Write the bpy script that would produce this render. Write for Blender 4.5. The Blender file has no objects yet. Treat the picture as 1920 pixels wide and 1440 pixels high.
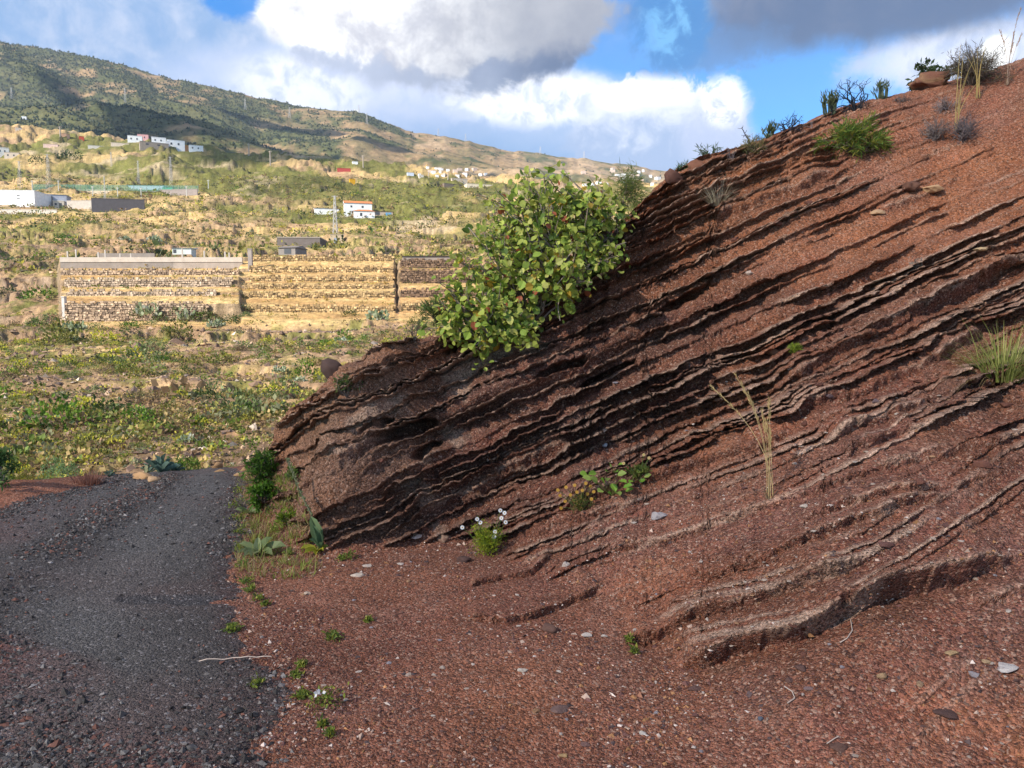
import bpy, math, random
import numpy as np
from mathutils import Vector, Matrix, Euler

random.seed(7)
RNG = np.random.default_rng(11)
S = bpy.context.scene
COL = S.collection
R = math.radians

# ------------------------------------------------------------------ camera
F = 1400.0                     # focal length in pixels of the 1920 px wide photograph
CAM = np.array([0.0, 0.0, 1.62])
PITCH = math.atan(120.0 / F)
cd = bpy.data.cameras.new('camera')
cam = bpy.data.objects.new('camera', cd)
COL.objects.link(cam)
cd.sensor_width = 36.0
cd.lens = 36.0 * F / 1920.0
cd.clip_start = 0.05
cd.clip_end = 60000.0
cam.location = CAM
cam.rotation_euler = (math.pi / 2 - PITCH, 0, 0)
S.camera = cam
CP, SP = math.cos(PITCH), math.sin(PITCH)

def ray(px, py):
    a, b = (px - 960.0) / F, -(py - 720.0) / F
    return np.array([a, CP + b * SP, -SP + b * CP])

def at(px, py, d):
    """the point seen at photo pixel (px, py) whose distance along +Y is d"""
    v = ray(px, py)
    return CAM + v * (d / v[1])

def project(P):
    P = np.asarray(P, float) - CAM
    f = P[..., 1] * CP - P[..., 2] * SP
    u = P[..., 1] * SP + P[..., 2] * CP
    return 960 + F * P[..., 0] / f, 720 - F * u / f

# ------------------------------------------------------------------ light
SUN_EL, SUN_AZ = R(34.0), R(-129.0)           # azimuth from +Y towards +X : from the left, a little behind
SUN_DIR = np.array([math.sin(SUN_AZ) * math.cos(SUN_EL), math.cos(SUN_AZ) * math.cos(SUN_EL), math.sin(SUN_EL)])
sl = bpy.data.lights.new('sun', 'SUN')
sl.energy = 5.0
sl.angle = R(0.5)
sl.color = (1.0, 0.93, 0.82)
so = bpy.data.objects.new('sun', sl)
COL.objects.link(so)
so.rotation_euler = Vector(-SUN_DIR).to_track_quat('-Z', 'Y').to_euler()

S.view_settings.view_transform = 'Standard'
S.view_settings.look = 'None'
S.view_settings.exposure = 0.9
S.view_settings.gamma = 1.0
S.view_settings.use_curve_mapping = False
S.render.engine = 'CYCLES'
S.cycles.max_bounces = 6
S.cycles.diffuse_bounces = 3
S.cycles.glossy_bounces = 2
S.cycles.transparent_max_bounces = 8
S.cycles.volume_bounces = 0
S.cycles.use_denoising = True

# ------------------------------------------------------------------ node helpers
class Tree:
    def __init__(self, nt):
        self.nt = nt
        nt.nodes.clear()
    def new(self, typ, ins=None, **props):
        n = self.nt.nodes.new(typ)
        for k, v in props.items():
            setattr(n, k, v)
        for k, v in (ins or {}).items():
            s = n.inputs[k]
            if isinstance(v, bpy.types.NodeSocket):
                self.nt.links.new(v, s)
            else:
                s.default_value = v
        return n
    def m(self, op, a, b=0.0, c=0.0, clamp=False):
        n = self.new('ShaderNodeMath', {0: a, 1: b, 2: c}, operation=op, use_clamp=clamp)
        return n.outputs[0]
    def sm(self, x, lo, hi):
        n = self.new('ShaderNodeMapRange', {'Value': x, 'From Min': lo, 'From Max': hi, 'To Min': 0.0, 'To Max': 1.0}, interpolation_type='SMOOTHSTEP')
        return n.outputs[0]
    def mr(self, x, lo, hi, a, b):
        return self.new('ShaderNodeMapRange', {'Value': x, 'From Min': lo, 'From Max': hi, 'To Min': a, 'To Max': b}).outputs[0]
    def mix(self, f, a, b, mode='MIX'):
        n = self.new('ShaderNodeMix', {'Factor': f}, data_type='RGBA', blend_type=mode)
        for i, v in ((6, a), (7, b)):
            if isinstance(v, bpy.types.NodeSocket):
                self.nt.links.new(v, n.inputs[i])
            else:
                n.inputs[i].default_value = tuple(v) + (1.0,) if len(v) == 3 else v
        return n.outputs[2]
    def noise(self, vec, scale, detail=4.0, rough=0.55, dist=0.0):
        return self.new('ShaderNodeTexNoise', {'Vector': vec, 'Scale': scale, 'Detail': detail, 'Roughness': rough, 'Distortion': dist})
    def voro(self, vec, scale, feature='F1', rnd=1.0):
        return self.new('ShaderNodeTexVoronoi', {'Vector': vec, 'Scale': scale, 'Randomness': rnd}, feature=feature)

def material(name):
    m = bpy.data.materials.new(name)
    m.use_nodes = True
    return m, Tree(m.node_tree)

def finish(t, color, rough=0.9, bump=None, spec=0.25, strength=1.0, dist=0.01, transl=0.0):
    b = t.new('ShaderNodeBsdfPrincipled', {'Base Color': color if isinstance(color, bpy.types.NodeSocket) else tuple(color) + (1.0,), 'Roughness': rough, 'Specular IOR Level': spec})
    if bump is not None:
        bn = t.new('ShaderNodeBump', {'Height': bump, 'Strength': strength, 'Distance': dist})
        t.nt.links.new(bn.outputs[0], b.inputs['Normal'])
    out = b.outputs[0]
    if transl > 0:
        tr = t.new('ShaderNodeBsdfTranslucent', {'Color': color if isinstance(color, bpy.types.NodeSocket) else tuple(color) + (1.0,)})
        mx = t.new('ShaderNodeMixShader', {0: transl, 1: out, 2: tr.outputs[0]})
        out = mx.outputs[0]
    o = t.new('ShaderNodeOutputMaterial')
    t.nt.links.new(out, o.inputs[0])

# ------------------------------------------------------------------ sky
W = bpy.data.worlds.new('World')
S.world = W
W.use_nodes = True
t = Tree(W.node_tree)
geo = t.new('ShaderNodeTexCoord').outputs['Generated']
sep = t.new('ShaderNodeSeparateXYZ', {0: geo})
X, Y, Z = sep.outputs
az = t.m('ARCTAN2', X, Y)
el = t.m('ARCSINE', Z)
sky = t.new('ShaderNodeTexSky', sky_type='NISHITA', sun_disc=False, sun_elevation=SUN_EL, sun_rotation=SUN_AZ, altitude=600.0, air_density=1.0, dust_density=0.3, ozone_density=2.0)
STR = 0.10
def lit(c):
    return tuple(x / STR for x in c)
skyc = t.mix(1.0, sky.outputs[0], (0.30, 0.84, 1.26), 'MULTIPLY')
# directions in photo terms: position on a plane one unit ahead would break behind the viewer, so angles are used
def azel(px, py):
    v = ray(px, py)
    v = v / np.linalg.norm(v)
    return math.atan2(v[0], v[1]), math.asin(v[2])
co = t.new('ShaderNodeCombineXYZ', {0: az, 1: t.m('MULTIPLY', el, 1.5), 2: 0.0}).outputs[0]
n1 = t.noise(geo, 5.0, 9.0, 0.58).outputs['Fac']
n2 = t.noise(geo, 16.0, 7.0, 0.62, 0.3).outputs['Fac']
n3 = t.noise(co, 3.2, 8.0, 0.6, 0.2).outputs['Fac']
w1 = t.m('SUBTRACT', n1, 0.5)
w2 = t.m('SUBTRACT', n2, 0.5)
rag = t.m('ADD', t.m('MULTIPLY', w1, 1.7), t.m('MULTIPLY', w2, 1.1))
n4 = t.noise(geo, 34.0, 8.0, 0.62, 0.4).outputs['Fac']
rag2 = t.m('ADD', t.m('MULTIPLY', t.m('SUBTRACT', n4, 0.5), 2.4), t.m('MULTIPLY', w2, 1.0))

def blob(px, py, rx, ry, ragk=1.0, soft=0.35, edge=1.0, fine=None):
    """mask of a cloud bank centred on the direction of photo pixel (px,py); rx, ry in photo pixels"""
    a0, e0 = azel(px, py)
    da = t.m('DIVIDE', t.m('SUBTRACT', az, a0), rx / F)
    de = t.m('DIVIDE', t.m('SUBTRACT', el, e0), ry / F)
    r = t.m('SQRT', t.m('ADD', t.m('MULTIPLY', da, da), t.m('MULTIPLY', de, de)))
    r = t.m('ADD', r, t.m('MULTIPLY', rag2 if (fine if fine is not None else rx < 130) else rag, ragk))
    return t.m('SUBTRACT', 1.0, t.sm(r, edge - soft, edge + soft))

def elev_of(py):
    return azel(960, py)[1]

WHITE = lit((0.80, 0.79, 0.77)); PALE = lit((0.42, 0.47, 0.60)); HAZE = lit((0.17, 0.28, 0.47))
GREY = lit((0.22, 0.23, 0.27)); DARK = lit((0.045, 0.075, 0.15)); BLUEGREY = lit((0.13, 0.19, 0.37))
c = skyc
# far-away fields of cloud all round the sky, out of the frame as in it
other = t.m('MULTIPLY', t.sm(n3, 0.44, 0.62), t.sm(el, 0.30, 0.42))
c = t.mix(t.m('MULTIPLY', other, 0.9), c, t.mix(t.sm(n1, 0.35, 0.65), GREY, PALE))
behind = t.m('MULTIPLY', t.sm(n3, 0.40, 0.60), t.sm(t.m('ABSOLUTE', az), 0.85, 1.05))
c = t.mix(t.m('MULTIPLY', behind, 0.85), c, t.mix(t.sm(n1, 0.35, 0.65), BLUEGREY, WHITE))
# left-hand hazy bank
m = blob(150, 120, 620, 260, 0.25, 0.35)
wisp = t.sm(t.m('ADD', t.m('ADD', n2, t.m('MULTIPLY', n4, .35)), t.m('MULTIPLY', el, 1.6)), 1.04, 1.50)
c = t.mix(t.m('MULTIPLY', m, 0.96), c, t.mix(wisp, HAZE, lit((0.44, 0.48, 0.58))))
# low bank of pale cloud along the ridge
m = blob(770, 300, 500, 178, 0.30, 0.14)
shade = t.sm(t.m('ADD', el, t.m('MULTIPLY', w1, 0.12)), elev_of(300), elev_of(140))
c = t.mix(m, c, t.mix(shade, HAZE, t.mix(t.sm(n4, .35, .65), lit((0.40, 0.46, 0.62)), lit((0.47, 0.51, 0.63)))))
m = blob(1000, 185, 150, 45, 0.55, 0.25, fine=True)
c = t.mix(t.m('MULTIPLY', m, 0.85), c, t.mix(t.sm(n4, 0.35, 0.6), PALE, WHITE))
m = blob(560, 165, 110, 60, 0.6, 0.3, fine=True)
c = t.mix(t.m('MULTIPLY', m, 0.55), c, t.mix(t.sm(n4, 0.35, 0.6), PALE, WHITE))
# cumulus to the right of the bank
m = blob(1235, 265, 160, 105, 0.38, 0.10, fine=True)
shade = t.sm(t.m('ADD', el, t.m('MULTIPLY', t.m('SUBTRACT', n4, .5), 0.14)), elev_of(290), elev_of(175))
c = t.mix(m, c, t.mix(shade, lit((0.25, 0.33, 0.49)), lit((0.60, 0.62, 0.68))))
m = blob(1165, 182, 46, 24, 0.40, 0.22)
c = t.mix(m, c, WHITE)
m = blob(1240, 175, 60, 20, 0.5, 0.35)
c = t.mix(t.m('MULTIPLY', m, .7), c, WHITE)
m = blob(1345, 265, 62, 75, 0.35, 0.35)
c = t.mix(t.m('MULTIPLY', m, 0.75), c, lit((0.36, 0.41, 0.56)))
m = blob(1358, 188, 40, 42, 0.75, 0.30)
c = t.mix(t.m('MULTIPLY', m, t.sm(n4, .38, .58)), c, WHITE)
# pale cloud on the right
m = blob(1790, 105, 140, 46, 0.55, 0.35, fine=True)
c = t.mix(t.m('MULTIPLY', m, 0.95), c, t.mix(t.sm(n4, .35, .65), lit((.36, .41, .54)), lit((.54, .56, .63))))
m = blob(1868, 100, 22, 22, 0.5, 0.25)
c = t.mix(m, c, WHITE)
# dark band across the top right
m = blob(1680, -38, 400, 82, 0.60, 0.25)
c = t.mix(t.m('MULTIPLY', m, 0.96), c, t.mix(t.sm(t.m('ADD', t.m('ADD', n1, t.m('MULTIPLY', n4, .3)), t.m('MULTIPLY', el, 0.9)), 0.88, 1.25), DARK, lit((0.13, 0.145, 0.20))))
m = blob(1340, 92, 110, 34, 0.9, 0.4, fine=True)
c = t.mix(t.m('MULTIPLY', m, 0.7), c, lit((0.06, 0.14, 0.30)))
# the big cloud overhead, white to the left and grey under its belly
m = blob(810, -60, 355, 190, 0.42, 0.07)
under = t.sm(t.m('ADD', el, t.m('ADD', t.m('MULTIPLY', w1, 0.16), t.m('MULTIPLY', w2, .06))), elev_of(140), elev_of(75))
side = t.sm(t.m('ADD', az, t.m('MULTIPLY', w1, 0.35)), azel(640, 0)[0], azel(1080, 0)[0])
body = t.mix(under, DARK, GREY)
lump = t.mix(t.sm(t.m('ADD', n2, t.m('MULTIPLY', n4, .3)), 0.50, 0.80), lit((0.42, 0.42, 0.46)), WHITE)
body = t.mix(side, t.mix(t.sm(under, 0.0, 0.45), lit((0.34, 0.38, 0.48)), lump), t.mix(t.m('MULTIPLY', t.sm(t.m('ADD', n1, t.m('MULTIPLY', n4, .3)), 0.60, 0.85), 0.5), body, lit((0.38, 0.38, 0.40))))
c = t.mix(m, c, body)
# rent of blue on the right flank of the big cloud
m = blob(1265, 40, 62, 78, 0.75, 0.35)
c = t.mix(t.m('MULTIPLY', m, 0.85), c, t.mix(t.sm(n4, 0.45, 0.62), lit((0.012, 0.15, 0.40)), lit((0.10, 0.33, 0.60))))
m = blob(440, -6, 46, 32, 0.6, 0.3)
c = t.mix(t.m('MULTIPLY', m, 0.95), c, lit((0.008, 0.17, 0.52)))
bg = t.new('ShaderNodeBackground', {'Color': c, 'Strength': STR})
o = t.new('ShaderNodeOutputWorld')
t.nt.links.new(bg.outputs[0], o.inputs[0])

# ------------------------------------------------------------------ numeric noise
def _h(ix, iy, iz, seed):
    n = (ix.astype(np.uint32) * np.uint32(0x8da6b343)) ^ (iy.astype(np.uint32) * np.uint32(0xd8163841)) ^ (iz.astype(np.uint32) * np.uint32(0xcb1ab31f)) ^ np.uint32((seed * 0x9E3779B1) & 0xFFFFFFFF)
    n ^= n >> np.uint32(13); n *= np.uint32(0x5bd1e995); n ^= n >> np.uint32(15); n *= np.uint32(0x27d4eb2d); n ^= n >> np.uint32(13)
    return n.astype(np.float32) * np.float32(2.0 / 4294967296.0) - np.float32(1.0)

def vn(x, y, z=None, seed=0):
    x = np.asarray(x, np.float32); y = np.asarray(y, np.float32)
    xi = np.floor(x); yi = np.floor(y)
    fx = x - xi; fy = y - yi
    fx = fx * fx * (3 - 2 * fx); fy = fy * fy * (3 - 2 * fy)
    xi = xi.astype(np.int64); yi = yi.astype(np.int64)
    if z is None:
        zi = np.zeros_like(xi)
        a = _h(xi, yi, zi, seed); b = _h(xi + 1, yi, zi, seed); c = _h(xi, yi + 1, zi, seed); d = _h(xi + 1, yi + 1, zi, seed)
        return (a + (b - a) * fx) * (1 - fy) + (c + (d - c) * fx) * fy
    z = np.asarray(z, np.float32)
    zi = np.floor(z); fz = z - zi; fz = fz * fz * (3 - 2 * fz); zi = zi.astype(np.int64)
    out = 0
    for k in (0, 1):
        a = _h(xi, yi, zi + k, seed); b = _h(xi + 1, yi, zi + k, seed); c = _h(xi, yi + 1, zi + k, seed); d = _h(xi + 1, yi + 1, zi + k, seed)
        v = (a + (b - a) * fx) * (1 - fy) + (c + (d - c) * fx) * fy
        out = out + v * (fz if k else 1 - fz)
    return out

def fbm(x, y, z=None, octs=4, seed=0, gain=0.5):
    s, a, f = 0, 1.0, 1.0
    for i in range(octs):
        s = s + a * vn(np.asarray(x) * f, np.asarray(y) * f, None if z is None else np.asarray(z) * f, seed + i * 13)
        a *= gain; f *= 2.03
    return s

def sst(x, lo, hi):
    q = np.clip((np.asarray(x) - lo) / (hi - lo), 0, 1)
    return q * q * (3 - 2 * q)

def mixc(a, b, f):
    f = np.asarray(f)[..., None]
    return np.asarray(a) * (1 - f) + np.asarray(b) * f

# ------------------------------------------------------------------ mesh helpers
def mesh_of(name, V, faces, col=None, mats=(), smooth=False, mi=None):
    """faces: one (n,k) array or a list of them"""
    V = np.ascontiguousarray(V, np.float32)
    if not isinstance(faces, (list, tuple)):
        faces = [faces]
    faces = [np.asarray(f, np.int32) for f in faces if len(f)]
    loops = np.concatenate([f.ravel() for f in faces])
    cnt = np.concatenate([np.full(len(f), f.shape[1], np.int32) for f in faces])
    st = np.concatenate([[0], np.cumsum(cnt)[:-1]]).astype(np.int32)
    me = bpy.data.meshes.new(name)
    me.vertices.add(len(V)); me.vertices.foreach_set('co', V.ravel())
    me.loops.add(len(loops)); me.loops.foreach_set('vertex_index', loops)
    me.polygons.add(len(cnt)); me.polygons.foreach_set('loop_start', st)
    me.polygons.foreach_set('loop_total', cnt)
    me.polygons.foreach_set('use_smooth', np.full(len(cnt), bool(smooth)))
    if mi is not None:
        me.polygons.foreach_set('material_index', np.asarray(mi, np.int32))
    if col is not None:
        at_ = me.attributes.new('col', 'FLOAT_COLOR', 'POINT')
        c4 = np.ones((len(V), 4), np.float32); c4[:, :3] = col
        at_.data.foreach_set('color', c4.ravel())
    for m_ in mats:
        me.materials.append(m_)
    me.update(calc_edges=True)
    return me

def put(name, me, parent=None, loc=None, rot=None, scale=None, **props):
    o = bpy.data.objects.new(name, me)
    COL.objects.link(o)
    if parent is not None:
        o.parent = parent
    if loc is not None:
        o.location = loc
    if rot is not None:
        o.rotation_euler = rot
    if scale is not None:
        o.scale = (scale,) * 3 if isinstance(scale, (int, float)) else scale
    for k, v in props.items():
        if v is not None:
            o[k] = v
    return o

def grid_faces(nr, nc):
    i = np.arange(nr * nc).reshape(nr, nc)
    return np.stack([i[:-1, :-1], i[:-1, 1:], i[1:, 1:], i[1:, :-1]], -1).reshape(-1, 4)
# ================================================================== near ground and the layered hillside
def gfun(x, y):
    s = np.maximum(0, y - 0.7 * x - 9.3)
    g = -0.05 * s ** 1.6 - 0.12 * np.maximum(0, s - 4.5) ** 1.5
    g = np.maximum(g, -7.5)
    g = g + 0.16 * np.exp(-(((x + 5.3) / 0.8) ** 2 + ((y - 6.9) / 0.55) ** 2)) + 0.05 * np.exp(-(((x + 4.7) / 0.35) ** 2 + ((y - 7.3) / 0.6) ** 2)) + 0.09 * np.exp(-(((x + 5.1) / 0.9) ** 2 + ((y - 8.1) / 0.7) ** 2))      # red mound left of the road
    g = g + 0.03 * vn(x * 0.8, y * 0.8, seed=3)
    return g

PTS = []
def cp(px, py, d):
    PTS.append(at(px, py, d))
RIDGE = [(1920, 112, 8.7), (1740, 160, 8.6), (1560, 208, 8.5), (1400, 270, 8.4), (1250, 332, 8.2), (1185, 400, 7.7), (1050, 520, 7.2),
         (960, 580, 7.0), (850, 628, 6.8), (740, 642, 6.6), (650, 690, 6.5), (570, 745, 6.55), (525, 790, 6.55)]
for px, py, d in RIDGE:
    cp(px, py, d)
    p = at(px, py, d)
    PTS.append(np.array([p[0] * 1.16 + .1, p[1] * 1.16, p[2] - (0.25 if px > 1000 else 0.55) - 0.05 * p[2]]))
    PTS.append(np.array([p[0] * 1.5, p[1] * 1.5, p[2] * 0.45 - 1.4]))
for q in [(1600, 400, 6.8), (1600, 600, 5.5), (1600, 800, 4.5), (1600, 1000, 3.65), (1600, 1200, 3.0), (1600, 1440, 2.45),
          (1900, 300, 7.0), (1900, 500, 5.6), (1900, 700, 4.6), (1900, 900, 3.75), (1900, 1100, 3.1), (1900, 1300, 2.65), (1900, 1440, 2.4),
          (1250, 450, 7.3), (1250, 600, 6.4), (1250, 800, 5.4), (1250, 1000, 4.4), (1250, 1150, 3.83), (1250, 1300, 3.25),
          (1050, 950, 4.95), (1000, 850, 5.6), (1000, 700, 6.15), (1000, 610, 6.7), (1000, 1060, 4.65),
          (850, 960, 5.5), (850, 850, 5.75), (850, 700, 6.25), (700, 1010, 5.22), (700, 900, 5.42), (700, 800, 5.65), (700, 700, 6.0),
          (620, 1030, 5.1), (620, 900, 5.42), (620, 800, 5.72), (620, 725, 6.15), (540, 985, 5.65), (540, 900, 5.95), (540, 810, 6.3)]:
    cp(*q)
for q in [(-2.3, 6.2, -.25), (-2.35, 7.0, -.2), (-2.5, 8, -.5), (-2.0, 5.3, -.4), (-1.5, 4.6, -.45), (-0.9, 4.55, -.2), (-0.4, 4.3, -.1), (-3.2, 3, -1.2), (-3.4, 6, -1.2),
          (0.0, 2.6, -.25), (-.5, 3.4, -.28), (0.9, 2.0, -.12), (1.6, 1.6, 0.0), (4, 2, 1.05), (7, 4, 3.6), (9.5, 7, 5.6), (6.5, 1, 1.6), (-1.2, 2, -.6), (-5, 4, -2.2), (10, 3, 4.2), (8, 10, 4.6), (12, 12, 4)]:
    PTS.append(np.array(q, float))
PTS = np.array(PTS)

def tps_fit(P, lam=2e-3):
    n = len(P); d = np.linalg.norm(P[:, None, :2] - P[None, :, :2], axis=-1)
    K = np.where(d > 0, d * d * np.log(d + 1e-9), 0) + lam * np.eye(n)
    A = np.zeros((n + 3, n + 3)); A[:n, :n] = K; A[:n, n] = 1; A[:n, n + 1:] = P[:, :2]; A[n:, :n] = A[:n, n:].T
    return np.linalg.solve(A, np.concatenate([P[:, 2], [0, 0, 0]]))
TPSW = tps_fit(PTS)

def tps(x, y):
    x = np.asarray(x, float); y = np.asarray(y, float)
    out = TPSW[-3] + TPSW[-2] * x + TPSW[-1] * y
    for (a, b), w in zip(PTS[:, :2], TPSW[:-3]):
        d2 = (x - a) ** 2 + (y - b) ** 2
        out = out + w * 0.5 * d2 * np.log(d2 + 1e-9)
    return out

# low-resolution table of the spline so that the big mesh is quick to evaluate
_gx = np.linspace(-14, 15, 581); _gy = np.linspace(0.5, 15.5, 301)
_GX, _GY = np.meshgrid(_gx, _gy)
_TT = tps(_GX, _GY)
def hill_raw(x, y):
    fx = np.clip((x - _gx[0]) / (_gx[1] - _gx[0]), 0, len(_gx) - 1.001); fy = np.clip((y - _gy[0]) / (_gy[1] - _gy[0]), 0, len(_gy) - 1.001)
    i = fx.astype(int); j = fy.astype(int); a = fx - i; b = fy - j
    return (_TT[j, i] * (1 - a) + _TT[j, i + 1] * a) * (1 - b) + (_TT[j + 1, i] * (1 - a) + _TT[j + 1, i + 1] * a) * b

def H(x, y):
    h = hill_raw(x, y); g = gfun(x, y)
    # the hill stops well before the far side of its back slope
    k = 0.05
    return 0.5 * (h + g + np.sqrt((h - g) ** 2 + k * k)) - 0.0

def march(px, py, dmax=14.0):
    v = ray(px, py); v = v / v[1]
    d = np.linspace(1.3, dmax, 1600)
    P = CAM + d[:, None] * v
    below = P[:, 2] < H(P[:, 0], P[:, 1])
    if not below.any():
        i = np.argmin(P[:, 2] - H(P[:, 0], P[:, 1]))
    else:
        i = int(np.argmax(below))
    return P[i]

NC, NR = 720, 960
th = np.concatenate([np.linspace(-60, -37, 22, endpoint=False), np.linspace(-37, 37, NC - 44), np.linspace(37, 60, 23)[1:]])
th = np.radians(th); NC = len(th)
rf = np.linspace(1.2, 15.0, 900)
RX = np.sin(th)[None, :] * rf[:, None]; RY = np.cos(th)[None, :] * rf[:, None]
RZ = H(RX, RY)
_, PV = project(np.stack([RX, np.maximum(RY, .2), RZ], -1))
dv = -np.diff(PV, axis=0) * 0.533
best = np.minimum.accumulate(PV, axis=0)
vis = (PV[1:] <= best[1:] + 1.0)
met = np.where(vis, np.abs(dv), np.minimum(np.abs(dv) * 0.2, 0.3)) + 0.12 * 900 / 900 + 0.0
met = np.minimum(met, 12)
cm = np.concatenate([np.zeros((1, NC)), np.cumsum(met, axis=0)])
# smooth the metric sideways so neighbouring columns stay aligned
ker = np.hanning(13); ker /= ker.sum()
cms = np.apply_along_axis(lambda a_: np.convolve(np.pad(a_, 6, mode='edge'), ker, 'valid'), 1, cm)
rr = np.empty((NR, NC))
for j in range(NC):
    rr[:, j] = np.interp(np.linspace(0, cms[-1, j], NR), cms[:, j], rf)
# where the beds stand out (amplitude) and where loose scree hides them; also the rusty tint
AMPS = [(620, 1000, .09), (560, 900, .085), (545, 960, .08), (590, 850, .09), (560, 800, .085), (610, 770, .09), (700, 950, .10), (700, 850, .15), (650, 760, .08), (800, 920, .12), (820, 780, .15), (900, 850, .17), (760, 690, .13),
        (960, 760, .14), (1050, 800, .17), (1100, 680, .17), (1200, 620, .16), (1150, 560, .13), (1280, 540, .16), (1350, 700, .14), (1250, 880, .12), (1450, 560, .12),
        (1550, 640, .15), (1650, 560, .16), (1750, 620, .16), (1880, 480, .12), (1600, 760, .15), (1750, 720, .16), (1420, 800, .12), (1300, 420, .10), (1450, 380, .09), (1530, 340, .07),
        (1250, 380, .12), (1360, 300, .08), (1600, 440, .07), (1500, 470, .06), (1700, 420, .07), (1800, 330, .02), (1650, 300, .01), (1850, 200, .005), (1720, 200, .02), (1500, 290, .05), (1600, 230, .04),
        (1500, 900, .06), (1650, 860, .07), (1800, 820, .08), (1400, 960, .03), (1250, 980, .025), (1150, 1000, .04), (1050, 960, .06), (1400, 1050, .07), (1550, 1010, .05), (1700, 950, .05), (1850, 900, .06),
        (1300, 1190, .05), (1450, 1160, .05), (1600, 1110, .05), (1750, 1060, .04), (1880, 1020, .04), (1230, 1200, .04), (1000, 1080, .07), (930, 1130, .09), (1080, 1130, .05), (1150, 1120, .03),
        (1500, 1290, .0), (1700, 1200, .0), (1850, 1200, .0), (1300, 1300, .0), (1100, 1260, .0), (900, 1230, .0), (800, 1120, .0), (1600, 1400, .0), (1850, 1400, .005), (1000, 1400, .0), (700, 1120, 0), (1820, 1330, .01)]
AP = np.array([march(a_, b_)[:2] for a_, b_, _ in AMPS]); AV = np.array([c_ for _, _, c_ in AMPS])
def idw(x, y, P, V, soft):
    num = 0; den = 0
    for (a_, b_), v in zip(P, V):
        w = 1.0 / ((x - a_) ** 2 + (y - b_) ** 2 + soft) ** 2
        num = num + w * v; den = den + w
    return num / den
DIP = np.array([0.0, -0.9928, 0.12])
STR_ = np.array([1.0, 0.0, 0.45])
NB = np.cross(DIP, STR_); NB = NB / np.linalg.norm(NB)
if NB[2] < 0:
    NB = -NB

bounds = [-4.0]
rb = random.Random(5)
while bounds[-1] < 4.0:
    bounds.append(bounds[-1] + rb.choice([rb.uniform(.018, .030), rb.uniform(.022, .038), rb.uniform(.03, .055), rb.uniform(.04, .07), rb.uniform(.05, .09), rb.uniform(.09, .14)]))
bounds = np.array(bounds)

LIPS = [([(1188, 1198), (1300, 1166), (1420, 1142), (1500, 1108), (1640, 1066)], .085, .10), ([(1285, 1240), (1400, 1216), (1500, 1192), (1600, 1140), (1700, 1105), (1800, 1078), (1925, 1032)], .15, .14), ([(880, 1158), (950, 1162), (1010, 1150), (1070, 1130), (1140, 1100)], .035, .08), ([(885, 1100), (940, 1085), (1040, 1045)], .035, .06),
        ([(1142, 1048), (1250, 1014), (1350, 976), (1500, 942), (1640, 892), (1800, 838)], .045, .05), ([(1285, 1090), (1400, 1074), (1500, 1040), (1560, 1012), (1700, 962), (1830, 930)], .06, .07), ([(1060, 955), (1180, 908), (1300, 872), (1430, 842), (1500, 806)], .075, .08), ([(1585, 852), (1660, 828), (1730, 810)], .09, .08),
        ([(1490, 708), (1600, 645), (1750, 566), (1925, 478)], .11, .12), ([(1490, 772), (1600, 742), (1720, 690), (1870, 606)], .10, .10), ([(1345, 412), (1420, 376), (1500, 346), (1562, 318)], .10, .10), ([(1650, 395), (1750, 365), (1800, 330)], .03, .05), ([(1660, 895), (1760, 868), (1900, 812)], .06, .06), ([(1560, 830), (1640, 800), (1780, 740), (1925, 690)], .08, .08),
        ([(1000, 1010), (1100, 975), (1200, 940)], .03, .04), ([(1500, 1000), (1650, 945), (1800, 905), (1925, 875)], .05, .06), ([(1845, 1130), (1900, 1110), (1930, 1100)], .03, .05), ([(560, 905), (640, 872), (720, 840)], .06, .07), ([(780, 965), (860, 925), (960, 880), (1080, 830)], .06, .09)]

ORANGE = [(1400, 300, .75), (1300, 360, .7), (1500, 330, .7), (1200, 440, .5), (1600, 420, .6), (1800, 330, .65), (1700, 480, .45), (1880, 380, .7), (1560, 250, .5), (1700, 220, .35), (1850, 180, .3), (1600, 330, .3),
          (530, 800, .75), (560, 760, .7), (620, 720, .5), (700, 660, .55), (800, 630, .35), (620, 850, .15), (700, 900, .05), (900, 800, .05), (1000, 700, .12), (1100, 800, .0), (1300, 700, .1), (1350, 790, .5), (1250, 850, .35), (1420, 690, .4),
          (1500, 640, .25), (1650, 620, .2), (1600, 800, .12), (1800, 760, .2), (1400, 1000, .08), (1200, 1000, .08), (1300, 1160, .35), (1500, 1150, .25), (1700, 1050, .1), (1800, 950, .15), (1880, 850, .2), (950, 1120, .1), (1550, 1300, .12),
          (1850, 1400, .35), (1200, 1400, .25), (800, 1150, .4), (640, 1150, .45), (700, 1300, .4), (900, 1380, .35), (1850, 1250, .1), (540, 1100, .3), (480, 980, .35), (560, 1020, .4), (1180, 1130, .25)]
OP = np.array([march(a_, b_)[:2] for a_, b_, _ in ORANGE]); OV = np.array([c_ for _, _, c_ in ORANGE])

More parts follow.
